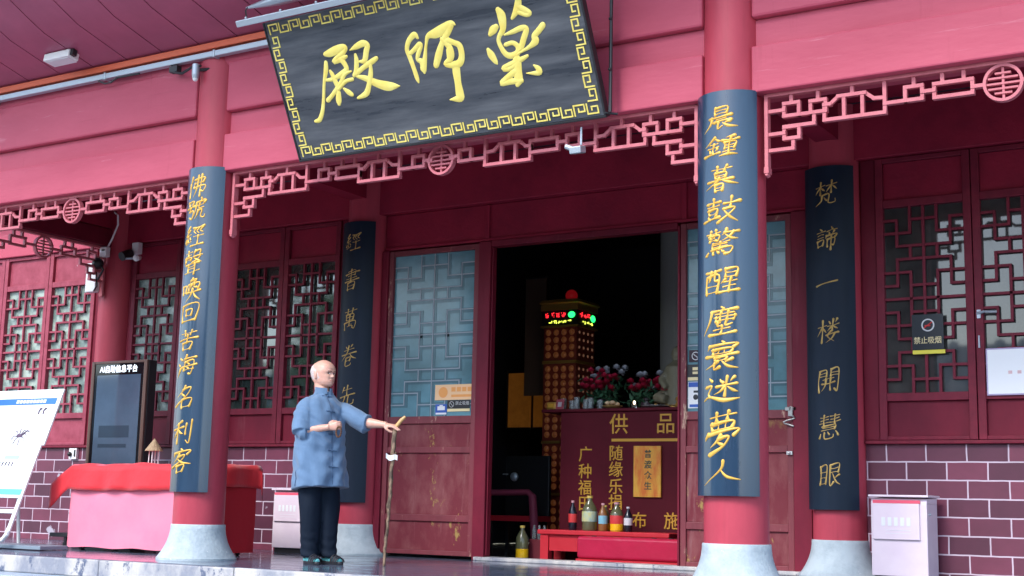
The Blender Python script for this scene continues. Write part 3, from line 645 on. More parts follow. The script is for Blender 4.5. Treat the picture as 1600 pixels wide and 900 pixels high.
arc_board('couplet_board', 5.12, D, .557, 3.484, 53, '梵諦一樓開慧眼', (3.24, 2.84, 2.46, 2.045, 1.63, 1.235, .84), (.21, .2, .2, .2, .2, .21, .2), .19, GOLDD,
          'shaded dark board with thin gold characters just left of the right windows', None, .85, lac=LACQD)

# ---- name plaque
T0 = Vector((1.208, -.25, 3.458)); TU = Vector((0, -.549, 1.054)).normalized(); TN = Vector((0, -1.054, -.549)).normalized()
PWD, PH = 2.966, 1.2
pq = thing('name_plaque', 'big tilted black plaque with three gold characters over the doorway', 'plaque', (2.69, -.25, 3.458))
mb = MB(); mb.obox(T0 - TN * .07, X * PWD, TU * PH, TN * .07); mb.build('board', PLAQ, pq, bevel=.006)
mb = MB()
mb.obox(T0 - TN * .062 - TU * .0 - X * .018, X * .018, TU * PH, TN * .066); mb.obox(T0 - TN * .062 + X * PWD, X * .018, TU * PH, TN * .066)
mb.obox(T0 - TN * .062 - TU * .018 - X * .018, X * (PWD + .036), TU * .0175, TN * .066)
mb.build('frame', BLACKP, pq, bevel=.003)
PL = {'dian':[[(0.55,0.846,0.042),(0.599,0.848,0.066),(0.677,0.864,0.071),(0.751,0.872,0.057),(0.763,0.856,0.042),(0.723,0.824,0.042),(0.648,0.793,0.042),(0.616,0.769,0.038),(0.699,0.785,0.052),(0.756,0.795,0.028)],[(0.697,0.78,0.052),(0.723,0.728,0.047),(0.722,0.69,0.047),(0.659,0.661,0.047),(0.573,0.635,0.038),(0.499,0.632,0.028)],[(0.534,0.777,0.038),(0.513,0.712,0.045),(0.462,0.613,0.03),(0.41,0.474,0.032),(0.367,0.381,0.038),(0.316,0.318,0.042),(0.269,0.31,0.028)],[(0.557,0.701,0.028),(0.57,0.665,0.042),(0.587,0.585,0.047),(0.601,0.554,0.038)],[(0.769,0.669,0.014),(0.694,0.656,0.038),(0.647,0.605,0.038),(0.589,0.556,0.042),(0.51,0.499,0.038),(0.457,0.467,0.042)],[(0.76,0.603,0.033),(0.686,0.595,0.033),(0.598,0.545,0.033)],[(0.583,0.518,0.047),(0.565,0.452,0.057),(0.559,0.423,0.038)],[(0.65,0.537,0.024),(0.687,0.503,0.047),(0.715,0.479,0.038)],[(0.806,0.839,0.009),(0.876,0.857,0.047),(0.951,0.873,0.057),(0.991,0.852,0.047),(0.965,0.805,0.052),(0.926,0.735,0.047),(0.878,0.733,0.024)],[(0.85,0.794,0.028),(0.845,0.738,0.047),(0.816,0.666,0.042),(0.787,0.632,0.038)],[(1.048,0.735,0.038),(0.995,0.715,0.047),(0.903,0.682,0.042),(0.807,0.639,0.042)],[(0.976,0.69,0.028),(0.953,0.617,0.047),(0.908,0.529,0.047),(0.86,0.468,0.052),(0.769,0.443,0.024)],[(0.813,0.619,0.028),(0.897,0.588,0.052),(0.987,0.536,0.066),(1.08,0.499,0.08),(1.146,0.489,0.057),(1.207,0.481,0.008)]],
'shi':[[(1.485,0.832,0.026),(1.462,0.861,0.049),(1.399,0.824,0.044),(1.36,0.761,0.04),(1.368,0.699,0.044),(1.381,0.601,0.04),(1.389,0.521,0.04),(1.394,0.485,0.018)],[(1.385,0.722,0.035),(1.435,0.749,0.04),(1.491,0.779,0.044),(1.495,0.757,0.035),(1.453,0.703,0.04),(1.436,0.662,0.031),(1.471,0.64,0.053),(1.474,0.578,0.049),(1.472,0.553,0.026)],[(1.471,0.587,0.062),(1.51,0.668,0.04),(1.549,0.765,0.026),(1.587,0.828,0.044),(1.668,0.84,0.08),(1.757,0.868,0.075),(1.824,0.89,0.053),(1.855,0.877,0.018)],[(1.822,0.882,0.053),(1.77,0.823,0.053),(1.708,0.766,0.044),(1.646,0.673,0.062),(1.598,0.594,0.053)],[(1.712,0.782,0.049),(1.762,0.706,0.053),(1.751,0.631,0.053),(1.684,0.59,0.035),(1.745,0.572,0.053),(1.817,0.578,0.062),(1.853,0.632,0.053),(1.854,0.708,0.053),(1.812,0.74,0.044),(1.759,0.766,0.053)],[(1.758,0.689,0.071),(1.737,0.616,0.053)],[(1.779,0.567,0.071),(1.768,0.508,0.071),(1.759,0.423,0.062),(1.753,0.346,0.075),(1.742,0.305,0.066),(1.65,0.305,0.011)]],
'yao':[[(2.462,1.008,0.033),(2.451,0.949,0.058),(2.423,0.893,0.058),(2.369,0.838,0.025)],[(2.446,0.912,0.049),(2.491,0.882,0.049),(2.527,0.853,0.041),(2.498,0.842,0.033),(2.436,0.872,0.033)],[(2.266,0.92,0.049),(2.282,0.879,0.074),(2.279,0.818,0.066),(2.266,0.767,0.049),(2.222,0.72,0.037),(2.21,0.675,0.037),(2.238,0.593,0.045),(2.284,0.562,0.049),(2.35,0.575,0.049),(2.366,0.619,0.045),(2.327,0.656,0.037),(2.262,0.651,0.033)],[(2.148,0.751,0.037),(2.183,0.78,0.066),(2.215,0.798,0.049)],[(2.273,0.727,0.016),(2.348,0.738,0.037),(2.432,0.754,0.045),(2.472,0.74,0.045),(2.434,0.677,0.049),(2.39,0.608,0.045),(2.373,0.595,0.025)],[(2.618,0.746,0.049),(2.57,0.709,0.049),(2.527,0.678,0.049),(2.526,0.64,0.062),(2.464,0.603,0.033),(2.338,0.562,0.012)],[(2.1,0.638,0.033),(2.116,0.596,0.062),(2.142,0.537,0.041),(2.151,0.52,0.016)],[(2.43,0.539,0.025),(2.363,0.519,0.041),(2.258,0.496,0.041),(2.198,0.474,0.045),(2.25,0.466,0.037),(2.321,0.494,0.041)],[(2.333,0.524,0.074),(2.318,0.448,0.074),(2.307,0.371,0.074),(2.288,0.335,0.041)],[(2.288,0.437,0.049),(2.204,0.394,0.049),(2.15,0.363,0.041),(2.225,0.368,0.049),(2.331,0.36,0.041)],[(2.468,0.46,0.016),(2.499,0.428,0.049),(2.492,0.398,0.045),(2.388,0.41,0.008)]]}
def pmap(s, t, h): return T0 + X * s + TU * t + TN * (h + .0005)
for k in ('dian', 'shi', 'yao'):
    mb = MB()
    for i, stk in enumerate(PL[k]): ribbon(mb, stk, pmap, .0055, base=.0005 * (i % 6))
    mb.build('character', GOLDP, pq, smooth='auto')
# meander border
mb = MB()
bi, bo, bt = .028, .105, .011
def mbar(s0, t0, s1, t1, k=0):
    a0, a1 = min(s0, s1), max(s0, s1); b0, b1 = min(t0, t1), max(t0, t1)
    mb.obox(pmap(a0 - bt / 2, b0 - bt / 2, 0), X * (a1 - a0 + bt), TU * (b1 - b0 + bt), TN * (.004 + k * .0012))
def key(o, ux, uy, wd, hgt, flip):
    """one meander hook: o lower corner, ux along, uy across"""
    P = [(0, 0), (0, 1), (.8, 1), (.8, .32), (.34, .32), (.34, .64)] if not flip else [(0, 1), (0, 0), (.8, 0), (.8, .68), (.34, .68), (.34, .36)]
    pts = [(o[0] + ux[0] * a * wd + uy[0] * b * hgt, o[1] + ux[1] * a * wd + uy[1] * b * hgt) for a, b in P]
    for i in range(len(pts) - 1): mbar(*pts[i], *pts[i + 1], k=i % 2)
nb = 26; wd = (PWD - 2 * bi - .0) / nb
for i in range(nb):
    key((bi + wd * i + .012, bi), (1, 0), (0, 1), wd, bo - bi, i % 2)
    key((bi + wd * i + .012, PH - bo), (1, 0), (0, 1), wd, bo - bi, i % 2)
nv = 9; wv = (PH - 2 * bo - .03) / nv
for i in range(nv):
    key((bi, bo + .02 + wv * i), (0, 1), (1, 0), wv, bo - bi, i % 2)
    key((PWD - bo, bo + .02 + wv * i), (0, 1), (1, 0), wv, bo - bi, i % 2)
mb.build('border', GOLDP, pq)

# wall washer lamp over the plaque, tube above it, strut
o_ = T0 + TU * (PH + .012) + TN * .06
wz = thing('wall_washer_lamp', 'long grey linear lamp fixed along the plaque top edge', 'lamp', tuple(o_ + X * 1.4))
mb = MB(); mb.obox(o_ - X * .2 - TN * .0, X * 3.3, TU * .055, TN * .06); mb.build('housing', GREYM, wz, bevel=.006)
mb = MB()
for i in range(9): mb.obox(o_ - X * (.1 - .38 * i) - TN * .10 + TU * .02, X * .02, TU * .015, TN * .1); mb.sphere(tuple(o_ - X * (.1 - .38 * i) + TU * .062 + TN * .03), .012)
mb.build('bracket', GREYM, wz)
mb = MB(); mb.tube([tuple(o_ - X * .12 + TU * .05), tuple(o_ - X * .16 + TU * .12 - TN * .06), tuple(o_ - X * .25 + TU * .14 - TN * .2)], .007, 6); mb.build('cable', BLACKP, wz)
mb = MB(); pts = [(.92 + .35 * i, -.72 - .0 * i, 4.735 + .012 * sin(i * 1.2)) for i in range(10)]; mb.tube(pts, [.01] + [.05] * 8 + [.01], 10)
t_ = mb.build('lamp_tube', GREYM, loc=(2.3, -.72, 4.73), smooth='auto'); tag(t_, 'grey rounded tube above the linear lamp of the plaque', 'tube')
mb = MB(); mb.tube([(4.235, -.27, 3.47), (4.235, -.27, 4.5), (4.22, -.3, 4.75)], .014, 8); mb.tube([(4.19, -.27, 3.47), (4.26, -.2, 3.47)], .01, 6)
for z in (3.8, 4.2): mb.sphere((4.235, -.285, z), .014)
t_ = mb.build('plaque_strut', BLACKP, loc=(4.235, -.27, 3.47), smooth='auto'); tag(t_, 'thin black rod standing along the right side of the plaque', 'rod')

# ---- conduits, lamps and cameras on the beam
mb = MB(); mb.box(-4.25, 1.1, -.255, -.195, 4.575, 4.632)
for x_ in (-3.05, -1.35, .1): mb.box(x_ - .012, x_ + .012, -.262, -.16, 4.565, 4.64)
t_ = mb.build('cable_trunking', GREYM, loc=(-1.5, -.22, 4.6), bevel=.006); tag(t_, 'long grey cable trunking running under the eave boards', 'trunking')
mb = MB(); mb.box(-4.25, 1.1, -.262, -.17, 4.652, 4.712); t_ = mb.build('orange_batten', ORANGE, loc=(-1.5, -.18, 4.67), bevel=.005); tag(t_, 'bright orange red batten directly above the grey trunking', 'batten')
mb = MB(); mb.tube([(-3.2, -.23, 4.57), (-3.1, -.23, 4.50), (-3.0, -.22, 4.50), (-2.95, -.22, 4.56)], .01, 6)
t_ = mb.build('cable_loop', BLACKP, loc=(-3.05, -.23, 4.55)); tag(t_, 'black cable loop under the trunking at the photo left edge', 'cable')
mb = MB()
mb.tube([(-1.45, -.24, 4.57), (-1.35, -.24, 4.53), (-1.27, -.24, 4.53), (-1.2, -.23, 4.57), (-.9, -.22, 4.568)], .009, 6)
t_ = mb.build('cable_loop', BLACKP, loc=(-1.4, -.23, 4.55)); tag(t_, 'black cable sagging under the grey trunking below the white flood light', 'cable')
mb = MB(); mb.tube([(-.45, -.24, 4.58), (-.42, -.25, 4.50), (-.3, -.25, 4.47), (-.12, -.26, 4.52), (-.05, -.26, 4.50)], .013, 6); mb.box(-.46, -.36, -.26, -.2, 4.50, 4.56)
t_ = mb.build('cable_bundle', BLACKP, loc=(-.3, -.24, 4.5)); tag(t_, 'black cable bundle and box beside the small grey sensor', 'cable')
sn = thing('beam_sensor', 'small grey cylindrical sensor on the beam at the left front column', 'sensor', (-.1, -.24, 4.44))
mb = MB(); mb.tube([(-.1, -.27, 4.52), (-.1, -.27, 4.42)], .036, 14); mb.tube([(-.1, -.27, 4.42), (-.1, -.27, 4.385)], [.036, .028], 14); mb.build('body', GREYM, sn, smooth='auto')
mb = MB(); mb.tube([(-.1, -.25, 4.47), (.03, -.2, 4.48)], .016, 8); mb.build('arm', BLACKP, sn)
mb = MB(); mb.sphere((-.1, -.27, 4.383), .026); mb.build('lens', WHITEP, sn, smooth=True)
fx = thing('flood_light', 'white box flood light under the curved eave boards', 'lamp', (-1.66, -.5, 4.78))
mb = MB(); mb.obox((-1.86, -.46, 4.715), (.36, 0, 0), (0, -.13, .02), (0, .012, .075)); mb.build('housing', WHITEP, fx, bevel=.008)
mb = MB(); mb.obox((-1.84, -.458, 4.709), (.32, 0, 0), (0, -.11, .017), (0, 0, .004)); mb.build('lens', mat('lamp_lens', (.7, .72, .72), .3), fx)
mb = MB(); mb.obox((-1.55, -.52, 4.74), (.09, 0, 0), (0, -.05, .01), (0, .01, .06)); mb.build('driver_box', BLACKP, fx)
sp = thing('hanging_spotlight', 'grey spotlight hanging below the fretwork right of the plaque', 'lamp', (3.94, -.15, 3.35))
mb = MB(); mb.tube([(3.93, -.16, 3.28), (3.93, -.16, 3.42)], .009, 8); mb.build('rod', GREYM, sp)
mb = MB(); mb.obox((3.86, -.22, 3.20), (.10, .0, .0), (0, .09, .02), (0, -.01, .055)); mb.build('head', GREYM, sp, bevel=.008)
mb = MB(); mb.tube([(3.90, -.2, 3.235), (3.82, -.2, 3.27)], .02, 8); mb.build('knuckle', GREYM, sp)
# cameras over the kiosk
cc = thing('security_camera', 'dark security camera with round lamp under a white bracket on the porch wall', 'camera', (-3.1, D - .1, 3.35))
mb = MB(); mb.box(-3.44, -3.33, D - .16, D - .092, 3.40, 3.54); mb.build('bracket', WHITEP, cc, bevel=.006)
mb = MB(); mb.tube([(-3.44, D - .17, 3.41), (-3.45, D - .30, 3.35)], .055, 14); mb.build('housing', BLACKP, cc, smooth='auto')
mb = MB(); mb.tube([(-3.44, D - .26, 3.33), (-3.18, D - .3, 3.31)], .014, 8); mb.build('arm', GREYM, cc)
mb = MB(); mb.tube([(-3.18, D - .27, 3.32), (-3.15, D - .35, 3.30)], [.03, .04], 14); mb.sphere((-3.15, D - .355, 3.30), .035, (1, .4, 1)); mb.build('lamp', WHITEP, cc, smooth='auto')
jb = thing('junction_box', 'small white junction box with a dangling cable on the porch column', 'box', (-3.62, D - .28, 3.35))
mb = MB(); mb.box(-3.78, -3.67, D - .35, D - .28, 3.36, 3.48); mb.build('case', WHITEP, jb, bevel=.008)
mb = MB(); mb.tube([(-3.70, D - .3, 3.48), (-3.63, D - .3, 3.58), (-3.57, D - .28, 3.75), (-3.56, D - .3, 3.86), (-3.62, D - .3, 3.9)], .011, 8); mb.build('cable', WHITEP, jb)
mb = MB(); mb.box(-3.74, -3.69, D - .353, D - .35, 3.43, 3.45); mb.build('slot', BLACKP, jb)
rb = thing('router_box', 'tall white equipment box half hidden by the dark side fretwork', 'box', (-3.92, D - .3, 2.98))
mb = MB(); mb.box(-4.0, -3.83, D - .34, D - .24, 2.95, 3.30); mb.build('case', WHITEP, rb, bevel=.006)
mb = MB(); mb.sphere((-3.78, D - .36, 3.28), .07); mb.tube([(-3.8, D - .36, 3.2), (-3.75, D - .38, 3.0), (-3.82, D - .36, 2.95)], .01, 6); mb.tube([(-3.76, D - .36, 3.3), (-3.68, D - .36, 3.2), (-3.74, D - .38, 3.08)], .012, 6); mb.build('cable_tangle', BLACKP, rb)

# ================================================================== notices
def flat(mb, x0, x1, z0, z1, y, t=.002, m=0): mb.box(x0, x1, y - t, y, z0, z1, m)
yd = D + .0055
n1 = thing('orange_sticker', 'pale orange rectangular sticker at the foot of the left door glass', 'sticker', (1.17, yd, 1.575))
mb = MB(); flat(mb, .93, 1.41, 1.572, 1.728, D - .002); mb.build('card', mat('orange_paper', (.88, .55, .30), .6), n1)
mb = MB(); mb.lathe((0, 0, 0), [(.055, 0), (.055, .001)], 24); mb.v = [Vector((1.03 + p.x, D - .0042 - p.z, 1.65 + p.y)) for p in mb.v]
for i in range(4): mb.box(1.13 + i * .065, 1.18 + i * .065, D - .0052, D - .0042, 1.655, 1.70)
mb.box(1.13, 1.38, D - .0052, D - .0042, 1.60, 1.625); mb.build('print', mat('orange_ink', (.85, .36, .10), .6), n1)
n2 = thing('black_sticker', 'black no smoking sticker with cream strip on the left door glass', 'sticker', (1.22, yd, 1.46))
mb = MB(); flat(mb, 1.085, 1.355, 1.485, 1.568, D - .0012); mb.build('card', BLACKP, n2)
mb = MB(); flat(mb, 1.085, 1.355, 1.455, 1.482, D - .0012); mb.build('strip', mat('cream_paper', (.8, .66, .36), .6), n2)
mb = MB(); text_at(mb, '禁止吸烟', .042, (1.265, D - .0035, 1.535), X, Z, -Y, .0006)
pts = [(1.135 + .028 * cos(a * pi / 8), D - .0035, 1.527 + .028 * sin(a * pi / 8)) for a in range(17)]; mb.tube(pts, .003, 5); mb.tube([(1.115, D - .0035, 1.547), (1.155, D - .0035, 1.507)], .003, 5)
mb.build('print', mat('grey_print', (.5, .5, .48), .6), n2)
n3 = thing('blue_sticker', 'small blue and white sticker low on the left door glass', 'sticker', (1.0, yd, 1.42))
mb = MB(); flat(mb, .94, 1.078, 1.425, 1.53, D - .0012); mb.build('card', mat('blue_paper', (.03, .10, .42), .5), n3)
mb = MB(); mb.box(.965, 1.055, D - .0045, D - .0034, 1.47, 1.51); mb.box(.945, 1.075, D - .0045, D - .0034, 1.427, 1.445); mb.box(.99, 1.03, D - .0045, D - .0034, 1.511, 1.522); mb.build('print', WHITEP, n3)
BLUEP = bpy.data.materials['blue_paper']; CREAM = bpy.data.materials['cream_paper']
n4 = thing('black_sticker', 'black round mark sticker, topmost of three on the right door glass', 'sticker', (3.79, yd, 1.86))
mb = MB(); flat(mb, 3.735, 3.87, 1.86, 1.97, D - .002); mb.build('card', mat('plum_paper', (.03, .01, .02), .5), n4)
mb = MB(); mb.tube([(3.80 + .035 * cos(a * pi / 8), D - .0045, 1.915 + .035 * sin(a * pi / 8)) for a in range(17)], .004, 5); mb.tube([(3.78, D - .0045, 1.93), (3.82, D - .0045, 1.90)], .004, 5); mb.build('print', WHITEP, n4)
n5 = thing('black_sticker', 'black and cream sticker, middle of three on the right door glass', 'sticker', (3.79, yd, 1.70))
mb = MB(); flat(mb, 3.722, 3.93, 1.725, 1.838, D - .002); mb.build('card', BLACKP, n5)
mb = MB(); flat(mb, 3.722, 3.93, 1.692, 1.722, D - .002); mb.build('strip', CREAM, n5)
mb = MB(); mb.box(3.77, 3.92, D - .0055, D - .0042, 1.785, 1.812); mb.box(3.77, 3.92, D - .0055, D - .0042, 1.75, 1.772); mb.build('print', CREAM, n5)
n6 = thing('white_sticker', 'white and blue sticker, lowest of three on the right door glass', 'sticker', (3.79, yd, 1.44))
mb = MB(); flat(mb, 3.725, 3.88, 1.44, 1.68, D - .002); mb.build('card', WHITEP, n6)
mb = MB(); mb.box(3.73, 3.88, D - .0055, D - .0042, 1.632, 1.675); mb.box(3.74, 3.88, D - .0055, D - .0042, 1.45, 1.475); mb.build('print', BLUEP, n6)
mb = MB(); mb.box(3.78, 3.85, D - .0055, D - .0042, 1.58, 1.60); mb.sphere((3.80, D - .004, 1.54), .025, (1, .08, 1)); mb.sphere((3.84, D - .004, 1.55), .015, (1, .08, 1)); mb.build('drawing', BLACKP, n6)
n7 = thing('no_smoking_sign', 'black no smoking sign with yellow base strip on the right window lattice', 'sign', (5.9, D - .06, 1.85))
mb = MB(); mb.box(5.772, 6.03, D - .058, D - .053, 1.88, 2.177); mb.build('plate', mat('sign_black', (.006, .012, .02), .3), n7, bevel=.002)
mb = MB(); mb.box(5.775, 6.04, D - .064, D - .053, 1.845, 1.878); mb.build('strip', mat('yellow_strip', (.85, .72, .08), .5), n7, bevel=.003)
mb = MB(); text_at(mb, '禁止吸烟', .062, (5.90, D - .0605, 1.955), X, Z, -Y, .0008, .0006, sx=.92); mb.build('lettering', CREAM, n7)
mb = MB(); mb.tube([(5.905 + .048 * cos(a * pi / 10), D - .0605, 2.085 + .048 * sin(a * pi / 10)) for a in range(21)], .006, 6); mb.build('ring', WHITEP, n7)
mb = MB(); mb.tube([(5.87, D - .0605, 2.06), (5.94, D - .0605, 2.11)], .005, 6); mb.tube([(5.88, D - .06, 2.08), (5.925, D - .06, 2.08)], .006, 6); mb.build('symbol', mat('sign_red', (.65, .03, .03), .5), n7)
n8 = thing('paper_notice', 'white paper notice in a lilac frame on the far right window', 'notice', (6.7, D - .06, 1.49))
mb = MB(); mb.box(6.36, 7.02, D - .066, D - .054, 1.49, 1.87); mb.build('frame', mat('lilac_frame', (.45, .36, .55), .5), n8, bevel=.003)
mb = MB(); mb.box(6.372, 7.008, D - .069, D - .0665, 1.502, 1.858); mb.build('sheet', mat('white_paper', (.9, .9, .9), .7), n8)
mb = MB()
for i in range(5): mb.box(6.53 + .07 * i, 6.56 + .07 * i, D - .0705, D - .0695, 1.66, 1.685)
mb.build('print', mat('faded_red_print', (.75, .5, .5), .7), n8)
n9 = thing('door_handle_bar', 'worn steel handle hanging by the far right window stile', 'handle', (6.36, D - .06, 2.14))
mb = MB(); mb.tube([(6.30, D - .06, 2.16), (6.36, D - .08, 2.17), (6.46, D - .08, 2.165)], .011, 8); mb.box(6.30, 6.33, D - .064, D - .053, 2.12, 2.19); mb.tube([(6.31, D - .056, 1.98), (6.31, D - .056, 1.88)], .008, 6)
mb.build('bar', GREYM, n9, smooth='auto')

# ================================================================== waste bins
def bin_(x0, x1, y0, y1, h, label):
    t = thing('waste_bin', label, 'bin', ((x0 + x1) / 2, (y0 + y1) / 2, 0), 'pale pink enamel bins by the wall')
    mb = MB(); mb.box(x0, x1, y0, y1, .05, h - .05)
    mb.add([(x0, y0, h - .05), (x1, y0, h - .05), (x1, y1, h - .05), (x0, y1, h - .05), (x0, y0 + .02, h - .012), (x1, y0 + .02, h - .012), (x1, y1, h), (x0, y1, h)], [(4, 5, 6, 7), (0, 1, 5, 4), (1, 2, 6, 5), (2, 3, 7, 6), (3, 0, 4, 7)])
    mb.build('body', BIN, t, bevel=.006)
    mb = MB(); mb.box(x0 - .012, x1 + .02, y0 - .03, y1 + .01, h - .002, h + .016); mb.build('lid', BIN, t, bevel=.005)
    mb = MB(); mb.box(x0 + .02, x1 - .05, y0 - .012, y0 - .001, h - .05, h - .025); mb.build('slot', mat('red_slot', (.75, .10, .16), .5), t)
    mb = MB(); mb.box(x0 + .02, x1 - .055, y0 - .02, y0 - .001, h * .5, h - .052); mb.build('flap', BIN, t, bevel=.004)
    mb = MB()
    for i in range(5): mb.box(x0 + .09 + .05 * i, x0 + .12 + .05 * i, y0 - .0225, y0 - .0205, h * .66, h * .76)
    for i in range(2): mb.box(x0 + .12, x0 + .32, y0 - .0225, y0 - .0205, h * .57 + .025 * i, h * .575 + .025 * i)
    mb.build('stencil', mat('faded_stencil', (.76, .76, .78), .5), t)
    mb = MB(); mb.box(x0 + .02, x1 - .02, y0 + .02, y1 - .01, 0, .05); mb.build('plinth', BLACKP, t)
    mb = MB(); mb.sphere((x1 + .004, y0 + .08, h * .8), .01); mb.build('lock', GREYM, t)
bin_(5.50, 5.945, 1.9, 2.22, .67, 'pale pink bin standing on the floor against the right brick wall')
bin_(-.80, -.34, 1.9, 2.22, .64, 'pale pink bin half hidden behind the man in blue')

# ================================================================== table with cloths, straw hut, kiosk, poster stand
tb = thing('long_table', 'long table dressed in a pink skirt behind the left front column', 'table', (-1.25, .78, 0))
mb = MB(); mb.box(-2.2, -.30, .46, 1.05, .80, .84); mb.build('table_top', WOODL, tb)
for xx in (-2.1, -.42):
    for yy in (.54, .98):
        mb = MB(); mb.tube([(xx, yy, .05), (xx, yy, .80)], .02, 8); mb.tube([(xx, yy - .015, .022), (xx, yy + .015, .022)], .022, 10); mb.build('leg', BLACKP, tb)
# skirt: front and left in pink
def cloth_wall(mb, path, z0f, z1, amp=.008, n=60):
    pts = []
    for i in range(len(path) - 1):
        a, b = path[i], path[i + 1]
        for j in range(n): pts.append((a[0] + (b[0] - a[0]) * j / n, a[1] + (b[1] - a[1]) * j / n))
    pts.append(path[-1]); rows = 8
    V = []; F = []
    for i, (x, y) in enumerate(pts):
        for r in range(rows + 1):
            t = r / rows; z = z1 + (z0f(i / (len(pts) - 1)) - z1) * t
            k = amp * t * (sin(i * .21 + .5 * sin(i * .05)) + .5 * sin(i * .53 + 1 + t)) + .004 * sin(r * 1.3 + i * .12)
            V.append((x + k * .3, y - k - .008 * t, z))
    m = rows + 1
    for i in range(len(pts) - 1):
        for r in range(rows): F.append((i * m + r, (i + 1) * m + r, (i + 1) * m + r + 1, i * m + r + 1))
    mb.add(V, F)
mb = MB(); cloth_wall(mb, [(-2.21, 1.04), (-2.21, .45), (-.292, .45)], lambda t: .052 - .018 * sin(t * 3) - .006 * sin(t * 40), .845, .012); sk_ = mb.build('skirt', PINKCLOTH, tb, smooth=True)
mb = MB(); cloth_wall(mb, [(-.29, .452), (-.285, 1.06)], lambda t: .03, .845, .01, 40); mb.build('end_drape', DKREDCLOTH, tb, smooth=True)
# red overcloth: a top sheet with hanging hems
def overcloth():
    mb = MB(); nx, ny = 56, 22; x0, x1, y0, y1 = -2.205, -.275, .44, 1.07; ext = .2
    V = []; F = []
    for i in range(nx + 1):
        for j in range(ny + 1):
            u = -2.205 - .36 + (1.93 + .36 + .22) * i / nx; v = .44 - .26 + (.63 + .26 + .15) * j / ny
            dx = max(x0 - u, 0, u - x1); dy = max(y0 - v, 0, v - y1)
            x = min(max(u, x0), x1); y = min(max(v, y0), y1)
            z = .852 + .004 * sin(u * 9) * cos(v * 14)
            if dy: z -= dy * .98; y -= (.012 + .075 * dy * (1 + sin(u * 11 + 2 * sin(u * 4)))) if v < y0 else -.02
            if dx:
                if u < x0: z -= dx * .55; x -= dx * .8 + .01      # the stiff left flap stands out
                else: z -= dx * .95; x += .018 + .02 * sin(v * 12)
            V.append((x, y, z + .006 * sin(u * 5 + v * 3) + .005 * sin(u * 17 + 3 * sin(v * 9))))
    m = ny + 1
    for i in range(nx):
        for j in range(ny): F.append((i * m + j, (i + 1) * m + j, (i + 1) * m + j + 1, i * m + j + 1))
    mb.add(V, F); return mb
oc = overcloth().build('red_tablecloth', REDCLOTH, loc=(-1.25, .75, .86), smooth=True)
sl = oc.modifiers.new('thick', 'SOLIDIFY'); sl.thickness = .006; sl.offset = 1
tag(oc, 'bright red cloth draped over the top of the long pink-skirted table', 'tablecloth')
hs = thing('straw_hut', 'tiny straw cone roof on thin legs standing on the red cloth', 'ornament', (-1.50, .85, .87))
mb = MB()
for k in range(6):
    zb = 1.0 + .02 * k; mb.lathe((-1.50, .85, 0), [(.092 - .0145 * k, zb), (.078 - .0145 * k, zb + .024), (.01, zb + .026)], 14)
mb.build('roof', STRAW, hs)
for a in range(4):
    mb = MB(); mb.tube([(-1.50 + .05 * cos(a * pi / 2 + .5), .85 + .05 * sin(a * pi / 2 + .5), .86), (-1.50 + .045 * cos(a * pi / 2 + .5), .85 + .045 * sin(a * pi / 2 + .5), 1.01)], .005, 6); mb.build('leg', WHITEP, hs)
kx0, kx1, ky = -3.06, -2.20, 1.35
kk = thing('information_kiosk', 'tall dark framed touch screen kiosk standing behind the red table', 'kiosk', (-2.63, 1.42, 0))
KF = mat('bronze_frame', (.13, .075, .06), .3, metal=.3)
mb = MB(); mb.box(kx0, kx1, ky + .02, ky + .14, .1, 2.01); mb.build('cabinet', BLACKP, kk, bevel=.01)
mb = MB()
for a, b, c, d in ((kx0, kx0 + .045, .1, 2.01), (kx1 - .045, kx1, .1, 2.01)): mb.box(a, b, ky - .012, ky + .018, c, d)
mb.box(kx0 + .045, kx1 - .045, ky - .01, ky + .018, 1.98, 2.01)
mb.build('frame', KF, kk, bevel=.006)
mb = MB(); mb.box(kx0 + .045, kx1 - .045, ky, ky + .018, .12, 1.98); mb.build('bezel', mat('gloss_black', (.006, .007, .009), .06), kk)
mb = MB(); mb.box(kx0 + .09, kx1 - .09, ky - .004, ky - .001, .7, 1.855); mb.build('screen', mat('dim_screen_glass', (.07, .11, .16), .05, (.05, .08, .12), 2, ior=1.9), kk)
mb = MB(); text_at(mb, 'AI自助信息平台', .088, (kx0 + .42, ky - .004, 1.915), X, Z, -Y, .001, .0012, sx=.97); mb.build('lettering', mat('white_lettering', (.85, .87, .9), .5, emit=(.8, .9, 1), estr=.35), kk)
mb = MB(); mb.box(kx0 + .17, kx1 - .22, ky - .0055, ky - .0045, 1.17, 1.30); mb.box(kx0 + .17, kx1 - .25, ky - .0055, ky - .0045, 1.06, 1.10); mb.build('screen_window', mat('screen_dark', (.035, .055, .08), .06), kk)
mb = MB(); mb.box(kx0 - .03, kx1 + .03, ky - .1, ky + .28, 0, .1); mb.build('base', BLACKP, kk, bevel=.01)
sk2 = thing('wall_socket', 'small white wall socket with black plug beside the kiosk', 'socket', (-4.35, D, 1.0))
mb = MB(); mb.box(-4.42, -4.29, D - .04, D, .97, 1.1); mb.build('plate', WHITEP, sk2, bevel=.004)
mb = MB(); mb.sphere((-4.39, D - .055, 1.03), .028); mb.box(-4.325, -4.305, D - .048, D - .04, 1.0, 1.08); mb.build('plug', BLACKP, sk2)

